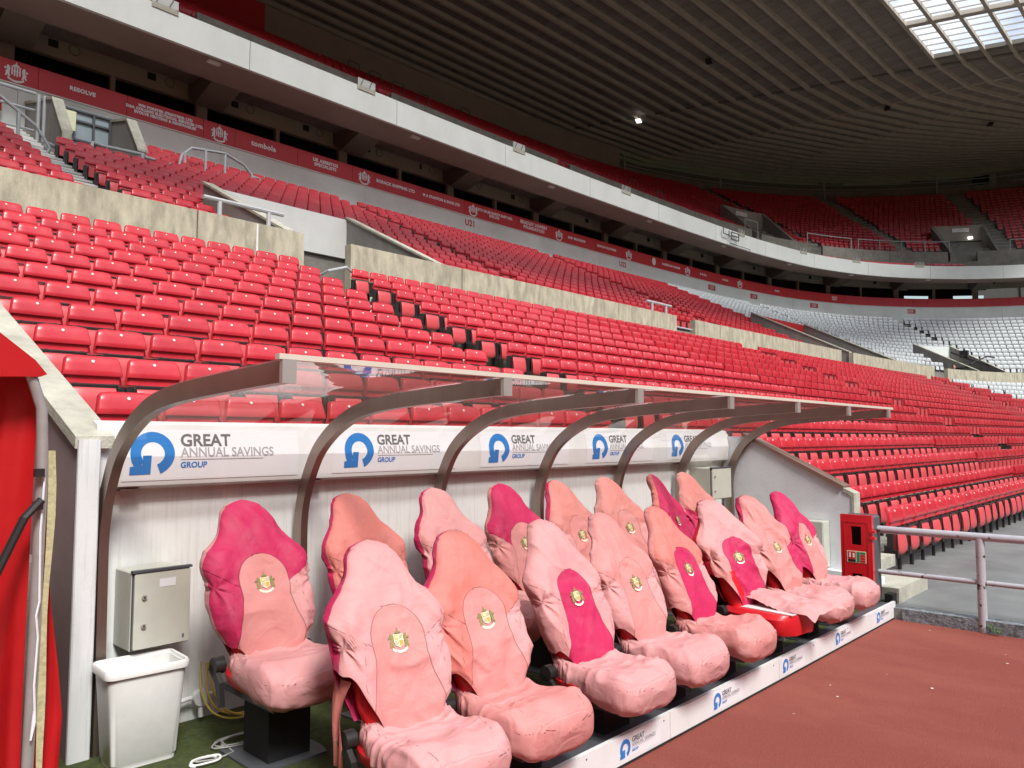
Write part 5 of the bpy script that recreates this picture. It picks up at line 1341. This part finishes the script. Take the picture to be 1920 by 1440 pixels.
    b = MB(); b.prism([(.03, zb-.03), (.02, zb-.02), (.06, zb+.20), (.08, zb+.20)], -.14, .14, 0); rl(b, 'inner_back_panel', 'shell_white')
    for sx in (-1, 1):
        b = MB(); b.cyl((sx*.235, .05, zb-.035), .040, .05, 0, 16); rl(b, 'recliner_hub', 'black', 40)
        b = MB(); b.prism([(.075, zb-.02), (.02, zb-.06), (-.02, zb-.10), (-.035, zb-.21), (-.012, zb-.215), (.03, zb-.11), (.10, zb-.06)], sx*.25-.010, sx*.25+.014, 0); rl(b, 'recliner_lever', 'black')
        b = MB(); b.bbox((sx*.17-.02, -.40, zb-.165), (sx*.17+.02, .10, zb-.135)); rl(b, 'slide_rail', 'grey')
    b = MB(); b.bbox((-.11, -.22, .012), (.11, .02, zb-.15)); rl(b, 'pedestal', 'blackm')
    b = MB(); b.prism([(-.17, -.28), (.17, -.28), (.19, -.20), (.19, .10), (-.19, .10), (-.19, -.20)], .001, .012, 2); rl(b, 'base_plate', 'grey')
    return r, zb
def C(p, u, l, r_, e, c): return dict(p=p, u=u, l=l, r=r_, e=e, c=c)
LP = PNK; HD = (.60, .235, .21)
BACK = [  # X, colours, label, options
 (2.05, C(RSE, MAG, MAG, LP, LP, LP), 'back row seat nearest the bin, crimson hood over a pale pink centre panel', dict(lift=.12)),
 (2.74, C(SAL, SAL, SAL, SAL, MAG, SAL), 'back row seat with all salmon cover between the two big front seats', dict()),
 (3.42, C(LP, LP, LP, LP, MAG, LP), 'all pale pink back row seat, third from the left', dict()),
 (4.04, C(RSE, MAG, RSE, LP, RSE, LP), 'back row seat with crimson hood, fourth from the left', dict(lift=.2)),
 (4.68, C(RSE, HD, LP, LP, MAG, LP), 'pale pink back row seat with crimson left edge, fifth from the left', dict()),
 (5.31, C(RSE, HD, LP, LP, LP, LP), 'plain pale pink back row seat, sixth from the left', dict()),
 (6.05, C(MAG, MAG, MAG, MAG, SAL, MAG), 'entirely crimson back row seat with twisted pointed hood', dict(twist=.5, wr=1.4)),
 (6.60, C(LP, HD, MAG, MAG, LP, LP), 'last back row seat, pink hood above crimson side wings', dict()),
]
FRONT = [
 (2.15, C(RSE, LP, LP, LP, MAG, LP), 'nearest front row seat, pale pink with crimson left edge', dict(lift=.33)),
 (2.69, C(RSE, SAL, SAL, LP, MAG, RSE), 'second front row seat with bright salmon hood', dict(lift=.2)),
 (3.40, C(MAG, LP, LP, LP, LP, LP), 'third front row seat, pale pink with crimson centre panel', dict(lift=.14)),
 (3.98, C(RSE, RSE, LP, LP, LP, LP), 'fourth front row seat, plain pale pink', dict(lift=.16)),
 (4.61, C(MAG, SAL, RSE, LP, RSE, RSE), 'fifth front row seat, salmon hood and crimson centre panel', dict(lift=.18)),
 (5.33, C(MAG, LP, RSE, LP, RED, LP), 'sixth front row seat, cover slipped so red leather shows', dict(lift=.3, twist=-.42, wr=1.5, bare=True, turned=True)),
 (5.99, C(RSE, RSE, RSE, MAG, MAG, LP), 'seventh front row seat with crimson right wing', dict(lift=.26, wr=1.4, twist=-.2)),
 (6.60, C(RSE, MAG, MAG, LP, MAG, LP), 'last front row seat with crimson hood beside the red cabinet', dict(lift=.2)),
]
for i, (X, cols, lb, op) in enumerate(BACK):
    covered_seat(i, X, 3.56, .26, random.uniform(-3, 3), cols, lb, 'pink covered seats in the dugout', op)
for i, (X, cols, lb, op) in enumerate(FRONT):
    r, zb = covered_seat(20+i, X, 2.62, .12, random.uniform(-3, 3) + (-7, -2, 0, 0, 2, -6, -3, 0)[i], cols, lb, 'pink covered seats in the dugout', op)
    if op.get('bare'):      # slipped cushion cover lying askew on the seat
        NS, NU_ = 40, 34; G = []; s_ = np.linspace(0, 1, NS)[:, None] + np.zeros((1, NU_)); v = np.linspace(-1, 1, NU_)[None, :] + np.zeros((NS, 1))
        hw = np.interp(s_, [0, .2, .45, .75, 1], [.12, .14, .19, .24, .21]); x = .06 + .10*s_ + hw*v; y = .03 - .60*s_ - .02*v
        z = zb + .055 + .02*np.sin(s_*7) - .015*v*v + np.interp(s_, [0, .08, .2, 1], [.07, .03, .01, .0]) - .16*np.clip(s_-.80, 0, 1)*5*np.clip(s_-.80, 0, 1)*2 - .13*np.clip(np.abs(v)-.75, 0, 1)*np.interp(s_, [0, .3, 1], [.2, .6, 1])
        z = z + 1.5*fold(np.stack([x, y, z], -1)+3, 77)
        i_ = np.arange(NS-1)[:, None]; j_ = np.arange(NU_-1)[None, :]; F = np.stack([i_*NU_+j_, (i_+1)*NU_+j_, (i_+1)*NU_+j_+1, i_*NU_+j_+1], -1).reshape(-1, 4)
        m2 = cover_mat('seat_cover_fabric', LP, LP, LP, LP, LP, 5)
        o = skinned('cushion_cover', np.stack([x, y, z], -1).reshape(-1, 3), F, {'pan': x*0-.05, 'upr': x*0-.05, 'sid': x, 'edg': x*0-1, 'sea': x*0+.05}, m2, r)
    if i in (0, 1):         # loose side flap hanging down on the left
        NS, NV = 24, 14; s_ = np.linspace(0, 1, NS)[:, None] + np.zeros((1, NV)); v = np.linspace(0, 1, NV)[None, :] + np.zeros((NS, 1))
        x = -.245 - .02*np.sin(s_*3) + .006*np.sin(v*9+s_*5); y = .12 + .02 - .12*v*(1-.55*s_) + .10*(1-s_)*0 + .015*np.sin(s_*6); z = zb + .20 - (.36 if i == 0 else .24)*s_
        i_ = np.arange(NS-1)[:, None]; j_ = np.arange(NV-1)[None, :]; F = np.stack([i_*NV+j_, (i_+1)*NV+j_, (i_+1)*NV+j_+1, i_*NV+j_+1], -1).reshape(-1, 4)
        m2 = cover_mat('seat_cover_fabric', SAL, SAL, SAL, SAL, SAL, 9)
        skinned('side_flap', np.stack([x, y, z], -1).reshape(-1, 3), F, {'pan': x*0-.05, 'upr': x*0-.05, 'sid': x, 'edg': x*0-1, 'sea': x*0+.05}, m2, r)

# ================================================================== TUNNEL MOUTH AT THE LEFT
tn = root('tunnel_canopy', (.8, 3.2, 0), 'red tarpaulin tunnel mouth with bent grey tube frame at the left edge', 'tunnel canopy')
TYP = 3.25
MB().tube([(-.6,TYP,2.12), (.3,TYP,2.10), (.62,TYP,2.04), (.78,TYP,1.97), (.875,TYP,1.88), (.915,TYP,1.76), (.925,TYP,1.55), (.922,TYP,.9), (.915,TYP,.3), (.91,TYP,0)], .020, 12).build('frame_tube', 'tube', tn, 40)
MB().tube([(.55,TYP+.25,1.55), (.83,TYP-.02,.02)], .011, 8).build('gas_strut', 'grey', tn)
MB().tube([(.915,TYP-.04,1.42), (.86,TYP-.05,1.36), (.55,TYP-.05,.62)], .016, 8).build('black_strut', 'black', tn)
MB().tube([(.50,TYP+.1,1.3), (.62,TYP+.1,.0)], .011, 8).build('gas_strut', 'grey', tn)
for z in (1.52, 1.40): bb = MB(); bb.box((.905, TYP-.035, z), (.03, .03, .03)); bb.build('bolt', 'black', tn)
bb = MB(); bb.tube([(.925,TYP-.032,1.50),(.918,TYP-.034,1.3),(.924,TYP-.034,1.05),(.915,TYP-.036,1.0),(.924,TYP-.034,.92),(.918,TYP-.035,.75),(.926,TYP-.034,.62),(.914,TYP-.036,.56),(.922,TYP-.034,.66)], .004, 5); bb.build('lacing', 'sticker', tn)
# roof sheet with rolled edge
G = []
for yy in (TYP-.03, TYP+.3, TYP+1.0, TYP+2.2):
    G.append([(x, yy, z) for x, z in ((-.8,2.20),(.0,2.18),(.35,2.155),(.60,2.10),(.76,2.03),(.88,1.935),(.92,1.885),(.90,1.875),(.60,1.86),(.0,1.87))])
bb = MB(); bb.grid(G); bb.f.append(tuple(range(10))); bb.m.append(0); bb.build('roof_sheet', 'tarp', tn, 60)
# gathered side curtain
def curtain(nm, pts, z0, z1, amp, seed, m='tarp', parent=tn):
    NV, NZ = 64, 30; G = []
    px = np.array([p[0] for p in pts]); py = np.array([p[1] for p in pts]); tt2 = np.linspace(0, 1, len(pts))
    for q in range(NZ):
        f = q/(NZ-1); z = z1 + (z0-z1)*f; row = []
        for i in range(NV):
            v = i/(NV-1); x = np.interp(v, tt2, px); y = np.interp(v, tt2, py)
            k = amp*(.35+.65*f)*math.sin(v*22 + seed + 1.5*math.sin(f*2.3+seed)) + .4*amp*math.sin(v*47 + f*4)
            row.append((x + k*.6, y + k, z + .01*math.sin(v*9)))
        G.append(row)
    bb = MB(); bb.grid(G); return bb.build(nm, m, parent, 80)
curtain('side_curtain', [(-.4,3.75),(.2,3.62),(.6,3.5),(.93,3.34)], .02, 1.87, .04, 1)
curtain('side_curtain', [(.3,3.95),(.7,3.8),(.95,3.6)], .02, 1.84, .03, 4)
# flap outside the tube with canvas strap
G = []
for f, xa, xb in ((0,.94,.95),(.15,.945,.965),(.35,.945,.985),(.5,.95,1.015),(.62,.95,1.035),(.8,.945,1.03),(1.,.94,1.01)):
    z = 1.55 - 1.53*f; G.append([(xa + (xb-xa)*v, TYP+.03+.05*math.sin(v*3+f*3)+.05*v, z) for v in np.linspace(0, 1, 8)])
bb = MB(); bb.grid(G); bb.build('outer_flap', 'tarp', tn, 60)
G = []
for f in np.linspace(0, 1, 14):
    z = 1.60 - 1.58*f; x = .944 + .005*math.sin(f*9); G.append([(x-.002, TYP-.005, z), (x+.020+.005*math.sin(f*14), TYP-.01, z)])
bb = MB(); bb.grid(G); bb.build('canvas_strap', 'canvas', tn)

# ================================================================== DETAILS OF THE UPPER BLOCK
# stair entrance high at the left
r = root('stair_entrance', (7.9, 24.5, 9.3), 'concrete stair entrance with grey gate below the first crest at the upper left', 'stair entrance', 'stair entrances in the upper block')
for x in (6.9, 8.95):
    b = MB(); b.prism([(23.35, 8.9), (23.35, 10.15), (24.3, 11.35), (26.94, 12.0), (26.94, 8.9)], x-.12, x+.12, 0); b.build('side_wall', 'concgrey', r)
    b = MB(); b.prism([(23.32, 10.15), (23.32, 10.22), (24.28, 11.42), (26.93, 12.07), (26.93, 12.0), (24.3, 11.35)], x-.15, x+.15, 0); b.build('coping', 'coping', r)
b = MB(); b.bbox((6.78, 23.3, 8.7), (7.02, 23.42, 10.2)); b.build('corner_post', 'coping', r)
b = MB(); b.bbox((7.03, 25.6, 9.2), (8.82, 25.68, 10.0)); b.build('dark_opening', 'blackm', r)
b = MB(); b.bbox((7.03, 25.6, 10.0), (8.82, 25.66, 11.8)); b.build('gate_panel', 'door', r)
for x in (7.1, 7.7, 8.3, 8.78): b = MB(); b.bbox((x-.03, 25.52, 9.9), (x+.03, 25.58, 11.75)); b.build('gate_post', 'grey', r)
for z in (10.0, 10.8, 11.4, 11.72): b = MB(); b.bbox((7.03, 25.53, z-.03), (8.82, 25.57, z+.03)); b.build('gate_rail', 'grey', r)
b = MB(); b.bbox((7.25, 25.40, 11.0), (7.75, 25.44, 11.6)); b.build('notice_board', 'yellowsign', r)
gi = 0
def rr(pts, legs, lb, rad=.045, lower=None):
    r = handrail('block_rail', pts, legs, rad, 'galv', lb, group='grey tube rails in the upper block')
    for p in (lower or []): MB().tube(p, rad*.8, 7).build('rail', 'galv', r, 30)
    return r
rr([(7.35,22.5,8.9),(7.3,22.6,9.6),(7.4,22.8,9.85),(7.7,23.0,9.9),(8.95,23.25,10.05)], [((7.85,23.05,9.0),(7.85,23.05,9.9)), ((8.9,23.2,9.1),(8.9,23.2,10.05))], 'bent grey rail right of the upper left stair entrance')
rr([(9.0,23.3,10.0),(10.1,23.5,10.05),(10.5,24.2,10.7),(10.9,24.4,11.1),(12.2,24.7,11.35),(13.0,24.9,11.2),(13.4,24.9,10.8)],
   [((9.6,23.4,9.2),(9.6,23.4,10.0)), ((10.6,24.2,9.7),(10.6,24.2,10.8)), ((11.4,24.45,9.8),(11.4,24.45,11.2)), ((12.2,24.7,9.9),(12.2,24.7,11.35)), ((13.3,24.9,10.),(13.3,24.9,10.9))], 'long stepped grey rail across the red seats above the white panel', .045,
   [[(9.0,23.3,9.5),(10.4,23.8,9.7),(10.8,24.3,10.4),(12.3,24.7,10.6),(13.3,24.9,10.1)], [(13.3,24.9,10.9),(13.6,24.9,10.85),(13.65,24.9,10.4),(13.35,24.9,10.3)]])
rr([(4.4,22.8,10.4),(5.0,22.8,10.55),(6.0,22.8,9.9),(6.35,22.8,9.4),(6.2,22.8,9.0),(5.6,22.8,9.1),(4.4,22.8,9.7)], [((4.5,22.8,8.7),(4.5,22.8,10.5)), ((5.6,22.8,8.7),(5.6,22.8,10.2))], 'bent grey rail at the far left edge above the red seats')
rr([(4.2,24.6,11.5),(6.5,24.9,11.6)], [((5.2,24.7,9.8),(5.2,24.7,11.5)), ((6.6,24.9,9.8),(6.6,24.9,11.6)), ((6.75,24.9,9.8),(6.75,24.9,11.6))], 'grey barrier with posts above the far left rail', .05, [[(4.2,24.6,11.0),(6.5,24.9,11.1)], [(4.2,24.6,10.4),(6.5,24.9,10.5)]])
rr([(6.95,22.9,8.9),(6.95,23.2,9.5),(6.3,23.0,9.6)], [((6.3,23.0,8.8),(6.3,23.0,9.6))], 'short grey rail left of the stair entrance post', .045, [[(6.3,23.,9.2),(6.9,23.2,9.2)]])
b = MB(); b.cyl((6.0, 26.75, 11.75), .11, .45, 2, 12); b.cyl((6.0, 26.75, 12.03), .04, .12, 2, 8); o = b.build('fire_extinguisher', 'banner2', None, 40); tag(o, 'red fire extinguisher on the pale wall at the far left', 'fire extinguisher')
b = MB(); b.tube([(9.0,14.3,5.0),(9.1,13.7,5.15),(9.55,13.7,5.3),(9.75,13.75,5.2),(9.8,13.8,4.6)], .03, 7); tag(b.build('gap_rail', 'galv', None, 40), 'curved pale handrail in the gap below the white panel', 'handrail')
b = MB(); b.bbox((7.60, 14.0-.012, 5.2), (7.64, 14.0-.004, 5.9)); b.bbox((7.54, 14.0-.012, 4.7), (7.575, 14.0-.004, 5.15)); tag(b.build('cable_trunking', 'lampwhite'), 'two short white trunking strips on the nearest parapet', 'trunking')
# open passage rails by the second gap
rr([V(23.75, 12.84, 5.55), V(24.95, 12.84, 5.55)], [], 'double white rail closing the second parapet gap', .035, [[V(23.75, 12.84, 5.0), V(24.95, 12.84, 5.0)]])
# camera operator
def person_at(s, d, z0, lb):
    ux, uy, n = curve_axes(s); c = Vector(V(s, d, z0)); r = root('person', c, lb, 'person')
    q = lambda x, y, z: c + ux*x + n*y + Vector((0,0,z))
    b = MB(); b.tube([q(0,0,.0), q(0,0,.25), q(0,.02,.45), q(0,.03,.60), q(0,.03,.68)], [.20, .23, .26, .20, .07], 12)
    for sx in (-1, 1): b.tube([q(sx*.22,.03,.58), q(sx*.30,.10,.32), q(sx*.16,.30,.25)], [.08, .07, .05], 8)
    for sx in (-1, 1): b.tube([q(sx*.1,.0,.05), q(sx*.14,.42,.08), q(sx*.14,.45,-.38)], [.11, .09, .06], 8)
    b.build('clothes', 'cloth', r, 60)
    b = MB(); b.tube([q(0,.03,.66), q(0,.03,.74), q(0,.04,.80), q(0,.045,.88), q(0,.04,.95), q(0,.03,.985)], [.055, .06, .088, .10, .08, .03], 12); b.box(q(0,.14,.86), (.03,.04,.04)); b.build('head', 'skin', r, 60)
    b = MB(); b.tube([q(0,.01,.87), q(0,.02,.95), q(0,.02,1.0)], [.104, .092, .03], 12); b.build('hair', 'blackm', r, 60)
    return r
person_at(60.2, 11.9, 5.35, 'seated camera operator in black behind the parapet among the white seats')
ux, uy, n = curve_axes(62.5); c = Vector(V(62.6, 11.6, 6.0)); r = root('camera_crane', c, 'black camera crane with flat black table beside the seated operator', 'camera crane')
q = lambda x, y, z: c + ux*x + n*y + Vector((0,0,z))
MB().tube([q(-1.6,.2,1.2), q(.4,0,.9), q(2.6,0,.55)], .06, 6).build('arm', 'black', r)
MB().tube([q(.6,0,.55), q(2.4,0,1.15), q(3.2,0,1.1)], .05, 6).build('arm', 'black', r)
bb = MB(); bb.box(q(0,0,1.2), (.35,.5,.45)); bb.build('camera_body', 'black', r)
bb = MB(); bb.add([q(-.5,-.6,.25), q(3.4,-.6,.0), q(3.4,.6,.0), q(-.5,.6,.25), q(-.2,-.6,.05), q(3.4,-.6,-.22), q(3.4,.6,-.22), q(-.2,.6,.05)], [(0,1,2,3),(7,6,5,4),(0,4,5,1),(1,5,6,2),(2,6,7,3),(3,7,4,0)]); bb.build('table', 'black', r)
bb = MB(); bb.box(q(3.2,.62,.0), (.5,.05,.25)); bb.build('label_plate', 'banner', r)
